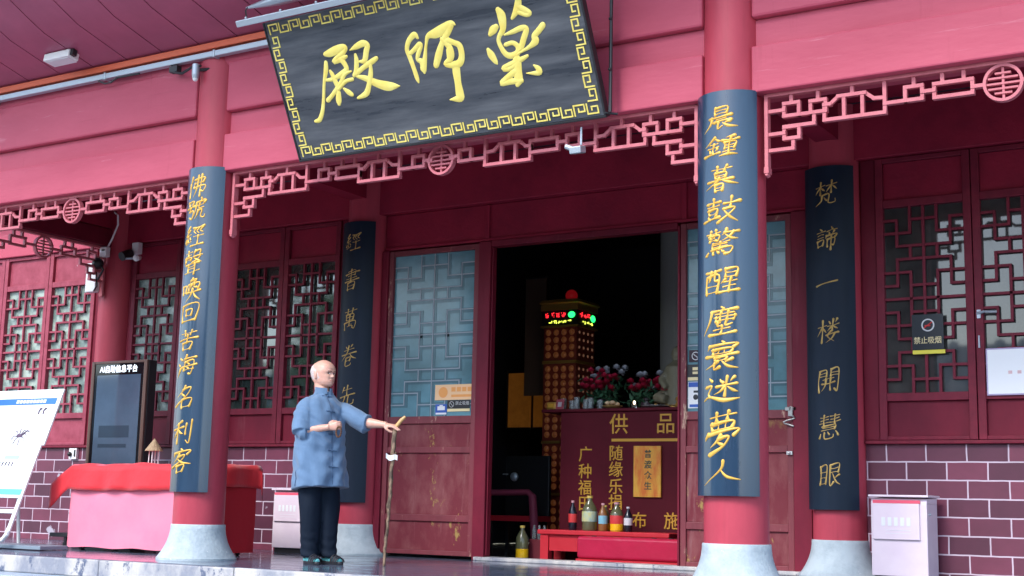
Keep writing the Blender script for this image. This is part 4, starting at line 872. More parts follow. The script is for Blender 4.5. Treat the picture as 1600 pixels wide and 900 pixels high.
ps = thing('poster_stand', 'white tilted poster stand with blue header at the left edge', 'poster stand', (-3.0, .2, 0))
A0 = Vector((-2.37, .40, 1.615)); B0 = Vector((-2.37, -.13, .12)); dn = (B0 - A0); ln_ = dn.length; dn /= ln_; pn = X.cross(-dn).normalized()
if pn.y > 0: pn = -pn
def ppt(s, t, h=0): return A0 - X * s + dn * t + pn * h      # s leftwards from right edge, t down the slope
def pbox(mb, s0, s1, t0, t1, h0, h1): mb.obox(ppt(s1, t0, h0), X * (s1 - s0), dn * (t1 - t0), pn * (h1 - h0))
mb = MB(); pbox(mb, 0, 1.25, 0, .62, -.02, 0); pbox(mb, .04, 1.25, .62, 1.18, -.02, 0); mb.build('board', mat('poster_white', (.82, .86, .84), .35), ps, bevel=.003)
mb = MB(); pbox(mb, .04, .09, 1.18, ln_ - .06, -.02, -.001); pbox(mb, .09, 1.25, 1.30, 1.34, -.02, -.001)
mb.tube([ppt(.065, ln_ - .1, -.01), ppt(.075, ln_ - .03, -.015), ppt(.13, ln_ + .02, -.03), ppt(.3, ln_ + .03, -.03)], [.025, .026, .024, .02], 8); mb.build('leg_frame', WHITEP, ps, bevel=.003)
mb = MB(); pbox(mb, .05, .95, .10, .17, .001, .003); mb.build('header', mat('poster_blue', (.04, .17, .50), .4), ps)
mb = MB()
for i in range(9): pbox(mb, .62 - .052 * i + .0, .655 - .052 * i + .005, .117, .153, .0035, .0045)
mb.build('header_print', WHITEP, ps)
mb = MB()
rr = random.Random(4)
for i in range(22):
    t = .25 + .04 * i
    if .42 < t < .58 or .66 < t < .8: 
        pbox(mb, .62, 1.1, t, t + .01, .001, .002)
    else: pbox(mb, .25 + rr.uniform(0, .25), 1.1, t, t + .009, .001, .002)
mb.build('print', mat('poster_print', (.55, .66, .62), .5), ps)
mb = MB(); INK = mat('poster_ink', (.12, .08, .13), .5)
def pline(pts, r): mb.tube([ppt(s, t, .003) for s, t in pts], r, 5)
c0 = (.42, .52)
mb.sphere(ppt(*c0, .002), .035, (1.3, .1, .7))
for a in range(8):
    an = a * .75 + .3; pline([(c0[0] + .03 * cos(an), c0[1] + .02 * sin(an)), (c0[0] + .08 * cos(an), c0[1] + .055 * sin(an) - .02), (c0[0] + .11 * cos(an), c0[1] + .09 * sin(an) + .01)], .005)
pline([(c0[0] - .03, c0[1] - .01), (c0[0] - .10, c0[1] - .06), (c0[0] - .13, c0[1] - .05)], .008)
for q in (.17, .24): pline([(q, .21), (q + .015, .24), (q + .01, .28)], .008); pline([(q + .015, .24), (q - .02, .215)], .006)
for q in range(5): pline([(.36 + .05 * q, .80), (.37 + .05 * q, .845)], .006)
mb.build('drawing', INK, ps)
mb = MB(); pbox(mb, .30, .52, .73, .77, .001, .003); pbox(mb, .62, .8, .74, .80, .001, .003); mb.build('picture', mat('poster_grey_blue', (.35, .45, .5), .5), ps)
mb = MB(); pbox(mb, .07, 1.25, 1.09, 1.15, .001, .003); mb.build('footer', mat('poster_teal', (.12, .52, .48), .4), ps)
mb = MB(); mb.box(-3.6, -2.05, -.02, .32, .008, .045); mb.build('base_plate', mat('grey_blue_base', (.2, .25, .3), .4), ps, bevel=.006)
mb = MB(); mb.tube([ppt(.6, .3, -.03), (-2.95, .45, .03)], .018, 8); mb.build('prop', WHITEP, ps)
st_ = thing('folding_trolley', 'small black folding trolley beside the left end of the pink table', 'trolley', (-2.36, .62, 0))
mb = MB(); mb.box(-2.55, -2.28, .5, .8, .12, .16); mb.build('deck', BLACKP, st_, bevel=.004)
mb = MB(); mb.tube([(-2.29, .66, .14), (-2.29, .66, .36)], .014, 8); mb.tube([(-2.31, .53, .36), (-2.29, .79, .36)], .012, 8); mb.build('handle', BLACKP, st_)
for q in ((-2.34, .54), (-2.34, .76)):
    mb = MB(); mb.lathe((0, 0, 0), [(.04, -.012), (.04, .012)], 14); mb.v = [Vector((q[0] + p.x, q[1] + p.z, .04 + p.y)) for p in mb.v]; mb.box(q[0] - .015, q[0] + .015, q[1] - .02, q[1] + .02, .05, .12); mb.build('wheel', BLACKP, st_)

# ================================================================== inside the doorway
CRIM = mat('crimson_counter', (.105, .007, .016), .65, (.085, .006, .013), 2, spec=.2)
YEL = mat('yellow_vinyl', (.62, .32, .03), .5)
al = thing('offering_counter', 'dark crimson offering counter with yellow characters inside the doorway', 'counter', (3.0, 3.7, 0))
mb = MB(); mb.box(1.84, 5.2, 3.3, 4.0, 0, 1.50); mb.build('body', CRIM, al, bevel=.006)
mb = MB(); mb.box(1.62, 5.2, 3.27, 4.02, 1.503, 1.535); mb.build('counter_top', CRIM, al, bevel=.006)
mb = MB()
for ch, x, z, s in (('供', 2.52, 1.36, .21), ('品', 3.04, 1.36, .21), ('随', 2.49, 1.07, .16), ('缘', 2.49, .905, .16), ('乐', 2.49, .735, .16), ('捐', 2.49, .575, .16), ('广', 2.14, 1.06, .155), ('种', 2.14, .885, .155), ('福', 2.14, .72, .155), ('田', 2.14, .56, .155), ('布', 2.76, .405, .16), ('施', 3.11, .405, .17)):
    text_at(mb, ch, s * 1.04, (x, 3.294, z), X, Z, -Y, .003, .0012)
mb.build('lettering', YEL, al)
mb = MB(); mb.box(2.44, 3.6, 3.290, 3.297, 1.197, 1.225); mb.build('stripe', YEL, al)
pc = thing('painted_panel', 'small orange panel with dark characters on the counter front', 'panel', (2.85, 3.28, .64))
mb = MB(); mb.box(2.70, 3.0, 3.27, 3.295, .645, 1.15); mb.build('board', mat('flame_board', (.70, .17, .02), .5, (.78, .46, .05), 5, lo=.4, hi=.65, stretch=(2, 1, .6)), pc)
mb = MB()
for i, ch in enumerate('普渡众生'): text_at(mb, ch, .085, (2.86, 3.268, 1.065 - .105 * i), X, Z, -Y, .0012, .001)
mb.build('lettering', mat('dark_green_ink', (.03, .06, .04), .5), pc)

# lamp tower
tw = thing('lamp_tower', 'tall square tower of small lamps with red and green display', 'tower', (.86, 5.22, 0))
TWB = mat('tower_red', (.30, .05, .03), .5); TWG = mat('tower_gold', (.55, .30, .07), .4, metal=.4)
NICH = mat('lamp_niche', (.42, .17, .06), .3, emit=(1, .28, .08), estr=.014)
mb = MB(); mb.box(.63, 1.08, 5.0, 5.45, 0, 2.68); mb.build('body', TWB, tw)
mb = MB(); mb.box(.61, 1.10, 4.98, 5.47, 2.68, 2.86); mb.build('display_band', BLACKP, tw)
for z0, z1 in ((2.22, 2.255), (1.27, 1.30), (.66, .69), (2.655, 2.68), (2.862, 2.93)):
    e_ = .02 if z0 > 2.6 else .0
    mb = MB(); mb.box(.62 - e_, 1.09 + e_, 4.985 - e_, 5.46 + e_, z0, z1); mb.build('gold_band', TWG, tw)
mb = MB(); mb.rings([[Vector((.86 + a * s, 5.22 + b * s, z)) for a, b in ((-1, -1), (1, -1), (1, 1), (-1, 1))] for s, z in ((.25, 2.932), (.275, 2.95), (.25, 2.99), (.1, 3.02))]); mb.build('cornice', TWG, tw)
mb = MB(); mb.sphere((.88, 5.22, 3.07), .075); mb.build('finial', mat('red_finial', (.3, .005, .012), .3, emit=(1, .02, .03), estr=.03), tw, smooth=True)
for z0, z1 in ((1.33, 2.2), (2.28, 2.64), (.72, 1.25), (.15, .62)):
    for face in (0, 1):
        mb = MB(); rows = max(3, int((z1 - z0) / .085))
        for i in range(rows):
            for j in range(4):
                z = z0 + (i + .5) * (z1 - z0) / rows; q = (j + .5) / 4 * .43 + .01
                c = (.63 + q, 4.996, z) if face == 0 else (1.084, 5.0 + q, z)
                mb.sphere(c, .038 if face == 0 else .018, (1, .5, 1) if face == 0 else (.5, 1, 1), 8, 5)
        mb.build('lamp_panel', NICH if face == 0 else mat('dim_niche', (.3, .12, .08), .35, emit=(1, .5, .3), estr=.03), tw, smooth=True)
LR = mat('led_red', (.3, 0, 0), .5, emit=(1, .02, .03), estr=.9); LG = mat('led_green', (0, .3, .05), .5, emit=(.02, 1, .15), estr=.9); LY = mat('led_yellow', (.3, .3, 0), .5, emit=(.85, 1, .1), estr=.8)
rr = random.Random(3)
def led(mb, x, z, w_, h_, face, n):
    for i in range(n):
        a, b = rr.uniform(0, w_), rr.uniform(0, h_); l = rr.uniform(.012, .035)
        if rr.random() < .55: q = (a, min(a + l, w_), b, b + .006)
        else: q = (a, a + .007, b, min(b + l, h_))
        if face == 0: mb.box(x + q[0], x + q[1], 4.972, 4.979, z + q[2], z + q[3])
        else: mb.box(1.101, 1.108, x + q[0], x + q[1], z + q[2], z + q[3])
mb = MB()
for i in range(4): led(mb, .65 + .075 * i, 2.775, .055, .055, 0, 7)
for i in range(3): led(mb, 5.03 + .09 * i, 2.775, .07, .055, 1, 7)
mb.build('red_display', LR, tw)
mb = MB(); mb.sphere((1.02, 4.975, 2.80), .048, (1, .1, .8)); mb.sphere((1.105, 5.36, 2.79), .06, (.1, 1, .7)); mb.build('green_display', LG, tw)
mb = MB()
for i in range(5): led(mb, .70 + .066 * i, 2.70, .05, .035, 0, 5)
for i in range(3): led(mb, 5.1 + .09 * i, 2.70, .07, .035, 1, 5)
mb.build('yellow_display', LY, tw)

# counter top offerings
LEAF = mat('dark_leaf', (.03, .10, .05), .6, (.05, .14, .07), 20); PET = mat('red_petal', (.5, .015, .06), .6); PETW = mat('white_petal', (.5, .52, .58), .6)
GLS = mat('clear_glass', (.75, .8, .82), .05, trans=.85)
def bouquet(c, r, h, nred, nwhite, label):
    t = thing('flower_bouquet', label, 'flowers', c)
    mb = MB(); mb.lathe(c, [(.05, 0), (.07, .06), (.05, .13)], 14); mb.build('vase', mat('dark_vase', (.06, .04, .05), .3), t, smooth='auto')
    rg = random.Random(int(c[0] * 100)); mb = MB()
    for i in range(170):
        a = rg.uniform(0, 6.28); q = rg.uniform(.15, 1) * r; z = c[2] + .08 + rg.uniform(0, h * .8); p = Vector((c[0] + q * cos(a), c[1] + q * sin(a) * .6, z))
        d1 = Vector((rg.uniform(-1, 1), rg.uniform(-1, 1), rg.uniform(-.3, 1))).normalized() * .05; d2 = d1.cross(Vector((rg.uniform(-1, 1), rg.uniform(-1, 1), 1))).normalized() * .018
        mb.add([p - d1, p + d2, p + d1, p - d2], [(0, 1, 2, 3)])
    mb.build('foliage', LEAF, t)
    for nn, mm, nm, ro in ((nred, PET, 'red_bloom', .8), (nwhite, PETW, 'white_bloom', 1)):
        for i in range(nn):
            a = rg.uniform(0, 6.28); q = rg.uniform(.2, 1) * r; p = Vector((c[0] + q * cos(a), c[1] + q * sin(a) * .6 - .02, c[2] + .12 + h * rg.uniform(.35, 1) * ro)); mb = MB()
            for k in range(20):
                b = k * 2.4; tl = .15 + .085 * k; dd = Vector((cos(b) * sin(tl), sin(b) * sin(tl) - .3, cos(tl))).normalized(); s_ = dd.cross(Z + X * .01).normalized() * .016
                mb.add([p, p + dd * .036 + s_ * 1.3, p + dd * .055, p + dd * .036 - s_ * 1.3], [(0, 1, 2, 3)])
            mb.build(nm, mm, t)
bouquet((2.1, 3.72, 1.537),   .27, .36, 26, 10, 'red and white flower bouquet in front of the lamp tower')
bouquet((2.62, 3.74, 1.537),  .27, .26, 22, 9, 'low bunch of crimson flowers right of the lamp tower')
JX = [(1.80, 3.42), (1.89, 3.45), (1.97, 3.40), (2.05, 3.46), (2.13, 3.41), (2.21, 3.47)]
for i, (x, y) in enumerate(JX):
    h = (.12, .10, .13, .11, .12, .10)[i]
    mb = MB(); mb.lathe((x, y, 1.537), [(.030, 0), (.034, .01), (.034, h), (.029, h), (.029, .014), (.001, .012)], 16)
    t_ = mb.build('glass_jar', GLS, loc=(x, y, 1.537), smooth='auto'); tag(t_, 'clear glass jar in the row on the counter edge below the flowers', 'jar', 'glass jars on the counter')
pt = thing('offering_plate', 'shallow plate of pale cakes on the counter beside the jars', 'plate', (2.38, 3.42, 1.537))
mb = MB(); mb.lathe((2.38, 3.42, 1.537), [(.05, 0), (.11, .03), (.105, .034), (.001, .012)], 24); mb.build('dish', mat('gold_dish', (.6, .38, .14), .35), pt, smooth='auto')
for i in range(5):
    mb = MB(); mb.sphere((2.38 + .05 * cos(i * 1.3), 3.42 + .05 * sin(i * 1.3), 1.585 + .004 * i), .032, (1, 1, .7), 10, 6); mb.build('cake', mat('cake', (.7, .5, .3), .6), pt, smooth=True)
pt2 = thing('round_dish', 'wide pale dish at the right end of the counter top', 'dish', (2.86, 3.45, 1.537))
mb = MB(); mb.lathe((2.86, 3.45, 1.537), [(.07, 0), (.15, .022), (.145, .026), (.001, .010)], 24); mb.build('plate', mat('pale_dish', (.5, .5, .48), .3), pt2, smooth='auto')
mb = MB(); mb.sphere((2.86, 3.45, 1.565), .02, (1, 1, 1.4)); mb.build('knob', TWG, pt2, smooth=True)
mb = MB(); mb.lathe((3.12, 3.45, 1.537), [(.035, 0), (.045, .03), (.03, .06), (.045, .09), (.03, .11), (.01, .14)], 16); t_ = mb.build('brass_lamp', TWG, loc=(3.12, 3.45, 1.537), smooth='auto'); tag(t_, 'small brass lamp on the counter near the right door leaf', 'lamp')
cl_ = thing('oil_lamp', 'tiny lit oil lamp glowing on the counter behind the dish', 'lamp', (2.62, 3.44, 1.537))
mb = MB(); mb.lathe((2.62, 3.44, 1.537), [(.02, 0), (.03, .04), (.025, .045), (.001, .04)], 12); mb.build('cup', GLS, cl_, smooth='auto')
mb = MB(); mb.sphere((2.62, 3.44, 1.60), .011, (1, 1, 1.7)); mb.build('flame', mat('flame', (1, .8, .5), .5, emit=(1, .75, .45), estr=4), cl_, smooth=True)
gt = thing('gold_box', 'small golden box at the left corner of the counter', 'box', (1.67, 3.42, 1.537)); mb = MB(); mb.box(1.63, 1.74, 3.36, 3.44, 1.537, 1.62); mb.build('case', TWG, gt, bevel=.012)
mb = MB(); mb.box(1.65, 1.72, 3.353, 3.359, 1.56, 1.60); mb.build('front', YEL, gt)
pf = thing('picture_card', 'small dark red card standing beside the golden box', 'card', (1.80, 3.36, 1.537)); mb = MB(); mb.obox((1.75, 3.34, 1.537), (.09, 0, 0), (0, .03, .11), (0, .006, -.001)); mb.build('card', mat('card_red', (.35, .06, .08), .5), pf)
mb = MB(); mb.obox((1.775, 3.3425, 1.565), (.045, 0, 0), (0, .013, .05), (0, -.003, .001)); mb.build('print', mat('card_grey', (.5, .42, .45), .5), pf)
fg = thing('white_figurine', 'pale seated figurine at the right edge of the doorway', 'figurine', (2.93, 3.8, 1.537))
FIG = mat('ivory', (.22, .20, .13), .5)
mb = MB(); mb.tube([(2.96, 3.8, 1.54), (2.95, 3.8, 1.75), (2.96, 3.8, 1.98), (2.97, 3.8, 2.06)], [.17, .13, .15, .06], 16); mb.sphere((2.95, 3.79, 2.12), .075, (1, 1, 1.2)); mb.tube([(2.88, 3.78, 1.98), (2.80, 3.70, 1.84), (2.88, 3.66, 1.76)], [.05, .045, .035], 10); mb.tube([(2.84, 3.78, 1.72), (2.78, 3.66, 1.66), (2.9, 3.62, 1.64)], [.07, .06, .05], 10)
mesh_obj('body', remeshed(mb, .012, 3), [FIG], fg)
mb = MB(); mb.lathe((2.95, 3.8, 1.537), [(.2, 0), (.2, .03), (.17, .05)], 20); mb.build('pedestal', TWG, fg, smooth='auto')

# low red tables, bottles
rt_ = thing('low_red_table', 'low table under bright red cloth holding the bottles', 'table', (2.4, 3.0, 0))
mb = MB(); mb.box(1.86, 3.3, 2.82, 3.22, .26, .305); mb.build('top', DKREDCLOTH, rt_, bevel=.008)
for xx in (1.93, 3.22):
    for yy in (2.88, 3.16): mb = MB(); mb.box(xx - .045, xx + .045, yy - .04, yy + .04, 0, .26); mb.build('leg', DKREDCLOTH, rt_)
mb = MB(); mb.box(1.97, 3.18, 2.86, 2.885, .10, .26); mb.build('apron', DKREDCLOTH, rt_)
kb = thing('kneeling_bench', 'low crimson padded kneeling bench right inside the threshold', 'bench', (3.05, 2.68, 0))
VIN = mat('crimson_vinyl', (.42, .012, .05), .28, (.36, .01, .04), 4, bump=.5, bscale=6)
mb = MB(); mb.box(2.47, 3.62, 2.52, 2.80, .05, .26); b_ = mb.build('cushion', VIN, kb, bevel=.03, seg=4)
mb = MB(); mb.box(2.47, 3.62, 2.51, 2.81, .0, .048); mb.build('base', DKREDCLOTH, kb)
mb = MB()
for q in (2.62, 3.25, 3.42): mb.sphere((q, 2.60, .262), .02, (1.4, 1, .3))
mb.build('button', BLACKP, kb)
def bottle(x, y, z, h, r, col, capc, labc, label, liquid=None):
    t = thing('bottle', label, 'bottle', (x, y, z))
    mb = MB(); mb.lathe((x, y, z), [(r * .9, 0), (r, .01), (r, h * .58), (r * .85, h * .68), (r * .35, h * .86), (r * .33, h * .93)], 18); mb.build('body', col, t, smooth='auto')
    mb = MB(); mb.lathe((x, y, z), [(r * .4, h * .93), (r * .4, h)], 12); mb.build('cap', capc, t)
    if labc:
        mb = MB(); mb.lathe((x, y, z), [(r * 1.02, h * .26), (r * 1.03, h * .27), (r * 1.03, h * .54), (r * 1.02, h * .55)], 18, cap=False); mb.build('label_band', labc, t, smooth='auto')
    if liquid:
        mb = MB(); mb.lathe((x, y, z), [(r * .93, .001), (r * 1.004, .012), (r * 1.004, h * .3)], 18); mb.build('oil', liquid, t, smooth='auto')
DKB = mat('dark_bottle', (.012, .012, .02), .12); YB = mat('cooking_oil', (.88, .50, .01), .1, spec=.6); OB = mat('clear_bottle', (.12, .12, .06), .08, spec=.6)
RLB = mat('red_label', (.6, .04, .04), .5); BLB = mat('blue_label', (.12, .42, .62), .5, (.6, .55, .2), 6); WLB = mat('white_label', (.6, .6, .62), .5); CPP = mat('pink_cap', (.6, .3, .32), .5); BRB = mat('brown_bottle', (.25, .10, .03), .12); GCAP = mat('yellow_cap', (.7, .5, .1), .5)
bottle(2.19, 2.95, .306, .29, .042, DKB, CPP, RLB, 'slim dark bottle with red label, leftmost on the low red table')
bottle(2.37, 2.97, .306, .34, .075, OB, GCAP, BLB, 'widest bottle, blue label and yellow cap, on the low red table')
bottle(2.50, 3.05, .306, .25, .05, OB, GCAP, None, 'short oil bottle behind the blue banded brown bottle', YB)
bottle(2.545, 2.92, .306, .27, .045, BRB, CPP, mat('blue_band', (.2, .45, .55), .5), 'brown bottle with blue label in the middle of the row')
bottle(2.685, 2.94, .306, .28, .065, OB, CPP, RLB, 'yellow oil bottle with red label right of the brown one', YB)
bottle(2.80, 2.96, .306, .24, .042, DKB, WLB, WLB, 'slim dark bottle with white label and cap at the row end')
bottle(1.64, 2.90, .006, .33, .065, OB, GCAP, None, 'yellow oil bottle standing alone on the hall floor', YB)
cr = thing('bottle_crate', 'dark crate of small glass bottles left of the low red table', 'crate', (1.75, 3.1, 0))
mb = MB(); mb.box(1.66, 1.84, 3.0, 3.2, 0, .2); mb.build('box', mat('crate_red', (.16, .02, .03), .5), cr, bevel=.004)
for q in range(3):
    mb = MB(); mb.lathe((1.69 + .06 * q, 3.05, .2), [(.022, 0), (.024, .08), (.012, .12), (.012, .14)], 10); mb.build('small_bottle', GLS, cr, smooth='auto')

# left depth: gold panels, chair, red stand, hangings
for i, x0 in enumerate((-.66, -.27)):
    t = thing('golden_screen', ('narrow golden screen, left one on the dim back of the hall', 'golden screen, right one beside the lamp tower')[i], 'screen', (x0 + .17, 6.3, 1.5))
    mb = MB(); mb.box(x0, x0 + .34, 6.3, 6.34, 1.55, 2.27 - .03 * i); mb.build('board', mat('glowing_gold_paint', (.60, .22, .03), .5, (.42, .13, .02), 5, emit=(1, .33, .04), estr=.015), t)  # faint glow added to the gold paint; the panel is no lamp
    mb = MB(); mb.box(x0 - .02, x0 + .36, 6.28, 6.298, 1.52, 1.55); mb.box(x0 - .02, x0 - .001, 6.28, 6.33, 1.55, 2.3); mb.build('frame', BLACKP, t)
ch = thing('altar_chair', 'dark chair with dull pink arm rail left of the counter', 'chair', (.85, 4.2, 0))
PK = mat('dull_pink_cloth', (.35, .05, .10), .6)
mb = MB(); mb.tube([(.48, 4.0, .67), (1.05, 4.0, .68), (1.10, 4.0, .64), (1.12, 4.02, .3), (1.12, 4.05, 0)], [.035, .035, .045, .05, .05], 10); mb.build('arm_rail', PK, ch, smooth='auto')
mb = MB(); mb.box(.5, 1.08, 4.02, 4.45, .36, .42); mb.build('seat', DKREDCLOTH, ch); mb = MB(); mb.box(.5, 1.08, 4.4, 4.45, .42, 1.1); mb.build('backrest', BLACKP, ch, bevel=.01)
for q in ((.53, 4.06), (.53, 4.42), (1.02, 4.42)): mb = MB(); mb.box(q[0] - .02, q[0] + .02, q[1] - .02, q[1] + .02, 0, .36); mb.build('leg', BLACKP, ch)
mb = MB(); mb.sphere((.86, 4.0, .85), .05, (1, .6, 1)); mb.box(.72, .78, 3.98, 4.0, .87, .885); t_ = mb.build('metal_bowl', GREYM, loc=(.86, 4.0, .80), smooth='auto'); tag(t_, 'small grey metal bowl above the chair arm in the dark', 'bowl')
hb = thing('hanging_banner', 'dim vertical banner hanging left of the lamp tower', 'banner', (.1, 5.6, 4.0))
mb = MB(); mb.box(.0, .30, 5.6, 5.62, 1.9, 3.4); mb.build('cloth', mat('dim_banner', (.16, .09, .06), .8), hb); mb = MB(); mb.tube([(-.02, 5.61, 3.4), (.32, 5.61, 3.4)], .015, 8); mb.build('rod', BLACKP, hb)

# ================================================================== the man
F_ = Vector((cos(radians(-16)), sin(radians(-16)), 0)); Lf = Vector((-F_.y, F_.x, 0))
P0 = Vector((1.13, .27, 0))
man = None
def ell(c, a, b, fdir, n=36, e=2.3):
    l = Vector((-fdir.y, fdir.x, 0)); out = []
    for j in range(n):
        t = 2 * pi * j / n; ct, st2 = cos(t), sin(t)
        out.append(c + fdir * (b * math.copysign(abs(ct) ** (2 / e), ct)) + l * (a * math.copysign(abs(st2) ** (2 / e), st2)))
    return out
HF = Vector((cos(radians(-5)), sin(radians(-5)), 0)); HL = Vector((-HF.y, HF.x, 0))
HC = Vector((1.118, .292, 1.532))      # chin level, head axis
def lerp_tab(tab, z):
    for (z0, v0), (z1, v1) in zip(tab, tab[1:]):
        if z <= z1:
            t = (z - z0) / (z1 - z0); t = t * t * (3 - 2 * t) * .5 + t * .5; return v0 + (v1 - v0) * t
    return tab[-1][1]
FR = [(0, .070), (.02, .088), (.045, .094), (.07, .091), (.11, .090), (.135, .096), (.165, .094), (.195, .081), (.218, .060), (.231, .041), (.2375, .027), (.2405, .016), (.242, .003)]
BK = [(0, .01), (.02, .035), (.045, .07), (.07, .085), (.10, .096), (.14, .102), (.18, .094), (.21, .072), (.225, .052), (.234, .035), (.2385, .023), (.2408, .013), (.242, .003)]
WD = [(0, .034), (.02, .050), (.045, .061), (.07, .067), (.10, .073), (.14, .078), (.175, .074), (.203, .060), (.221, .043), (.232, .029), (.238, .018), (.2407, .010), (.242, .002)]
HS = .985
def head_ring(z, grow=0, n=96):
    fr, bk, wd = lerp_tab(FR, z) * 1.14 + .003, lerp_tab(BK, z) * 1.22 + .002, lerp_tab(WD, z) * 1.17
    out = []
    for j in range(n):
        t = 2 * pi * j / n; t = t if t <= pi else t - 2 * pi
        ct, s2 = cos(t), sin(t)
        e = 2.35
        x = (fr if ct > 0 else bk) * math.copysign(abs(ct) ** (2 / e), ct); y = wd * math.copysign(abs(s2) ** (2 / e), s2)
        dr = 0
        if ct > 0:
            ga = lambda yy, zz, sy, sz: math.exp(-((y - yy) / sy) ** 2 - ((z - zz) / sz) ** 2)
            dr += .021 * ga(0, .088, .0125, .012) + .014 * ga(0, .103, .009, .018) + .004 * ga(.013, .083, .008, .008) + .004 * ga(-.013, .083, .008, .008)
            dr -= .012 * (ga(.031, .117, .016, .010) + ga(-.031, .117, .016, .010))
            dr += .007 * (ga(.03, .134, .022, .007) + ga(-.03, .134, .022, .007))
            dr += .004 * (ga(.04, .088, .016, .016) + ga(-.04, .088, .016, .016))
            dr += .005 * ga(0, .056, .018, .006) + .005 * ga(0, .045, .016, .006) - .005 * ga(0, .0505, .022, .0028) + .006 * ga(0, .018, .016, .012)
            dr -= .003 * (ga(.026, .067, .006, .014) + ga(-.026, .067, .006, .014))
        out.append(HC + HF * (x + dr) + HL * y + Z * z * HS)
    return out
mb = MB()
zs_ = [.0, .006, .012] + [.018 + .0046 * i for i in range(46)] + [.228, .231, .234, .2365, .2385, .2400, .2412, .242]
mb.rings([head_ring(z) for z in zs_])
# ears
for sg in (-1, 1):
    e = HC + HL * sg * .090 - HF * .012 + Z * .10
    mb.sphere(e, .03, (.55, .28, 1.05), rot=Matrix.Rotation(radians(2 + sg * 20), 3, 'Z')); mb.sphere(e - Z * .022 + HF * .004, .014, (.7, .5, 1))
# neck, trunk under the shirt
mb.tube([HC + Vector((-.02, 0, .07)), HC + Vector((-.015, 0, .0)), Vector((1.125, .285, 1.46)), Vector((1.12, .27, 1.40))], [.062, .062, .064, .085], 20)
mb.rings([ell(Vector((1.12, .27, z)), a, b, F_) for z, a, b in ((.86, .13, .10), (.95, .15, .115), (1.15, .15, .12), (1.32, .165, .11), (1.39, .15, .09), (1.43, .08, .07))])
SR = Vector((1.078, .11, 1.37)); ER = Vector((1.085, .045, 1.125)); FI = Vector((1.40, .195, 1.185))
SL = Vector((1.165, .425, 1.37)); EL = Vector((1.45, .47, 1.225)); HN = Vector((1.735, .50, 1.198))
dR = (FI - ER).normalized(); WR = ER + dR * .245
dL = (HN - EL).normalized(); WLf = EL + dL * .215
mb.tube([SR, SR.lerp(ER, .5), ER], [.052, .045, .037], 14); mb.sphere(ER, .038); mb.tube([ER, ER.lerp(WR, .3), ER.lerp(WR, .75), WR, WR + dR * .02], [.037, .043, .033, .028, .029], 14)
mb.tube([SL, SL.lerp(EL, .5), EL], [.055, .05, .044], 14); mb.sphere(EL, .045); mb.tube([EL, EL.lerp(WLf, .3), EL.lerp(WLf, .75), WLf, WLf + dL * .02], [.043, .046, .034, .028, .029], 14)
# legs, feet
def legpts(sg): 
    hip = Vector((1.13, .27, .88)) + Lf * sg * .09; kn = Vector((1.165, .265, .48)) + Lf * sg * .085; an = Vector((1.17, .265, .09)) + Lf * sg * .08 + F_ * (.03 if sg > 0 else -.02)
    return hip, kn, an
for sg in (-1, 1):
    hip, kn, an = legpts(sg)
    mb.tube([hip, hip.lerp(kn, .5), kn, kn.lerp(an, .35), an, an - Z * .03], [.085, .07, .052, .05, .036, .036], 14)
    ff = (F_ + Lf * sg * .12).normalized()
    mb.tube([an - Z * .045 - ff * .05, an - Z * .045 + ff * .03, an - Z * .055 + ff * .12, an - Z * .06 + ff * .165], [.034, .038, .033, .02], 12)
# hands
def hand(W0, d, pn_, th, pose):
    """W0 wrist, d distal, pn_ palm normal (towards palm), th thumb side"""
    d = d.normalized(); th = (th - d * th.dot(d)).normalized(); pn_ = (pn_ - d * pn_.dot(d) - th * pn_.dot(th)).normalized()
    q = lambda a, b, c: W0 + d * a + pn_ * b + th * c
    mb.rings([[q(a, b * .5 * cos(2 * pi * j / 14) + bo_, c * .5 * sin(2 * pi * j / 14)) for j in range(14)] for a, b, c, bo_ in ((-.005, .042, .05, 0), (.03, .036, .066, .002), (.06, .032, .078, .003), (.088, .026, .078, .002), (.095, .014, .06, .002))])
    for i, (c, L_) in enumerate(((.029, .96), (.010, 1.05), (-.010, 1.0), (-.028, .8))):
        if pose == 'fist': pts = [(.085, .0, c), (.112 * 1, .012, c), (.118, .036, c * .95), (.094, .052, c * .9), (.072, .046, c * .9)]
        elif i < 2: pts = [(.085, .0, c), (.120, .008, c), (.145, .022, c * .95), (.163, .033, c * .9)]
        else: pts = [(.085, .0, c), (.115, .012, c), (.124, .038, c * .95), (.104, .056, c * .9)]
        pts = [(.085 + (a - .085) * L_, b * L_, cc) for a, b, cc in pts]
        mb.tube([q(*p) for p in pts], [.0098, .0095, .0090, .0085, .0078][:len(pts)], 9)
    if pose == 'fist': tp = [(.022, .006, .030), (.052, .020, .046), (.080, .036, .040), (.098, .044, .026)]
    else: tp = [(.022, .006, .030), (.048, .024, .044), (.076, .044, .036), (.096, .052, .022)]
    mb.tube([q(*p) for p in tp], [.015, .0128, .0108, .009], 9)
toV = (CAM - FI); toV.z = 0; toV.normalize()
hand(WR, dR, -toV + Vector((0, 0, -.15)), Vector((0, 0, 1)), 'fist')
hand(WLf, dL + Vector((0, -.05, .0)), Vector((.1, .25, -1)), Vector((-.2, 1, .3)) * -1 + Vector((0, 0, 0)), 'grip')
body = remeshed(mb, .0042, 3)
hz = HC
import mathutils.noise as mnoise
mats_ = [SKIN, SKIND, EYEW, EYED, BROW, TEAL, HAIRG]
man = mesh_obj('person', body, mats_, None, (1.165, .265, 0))
off_ = Vector((1.165, .265, 0))
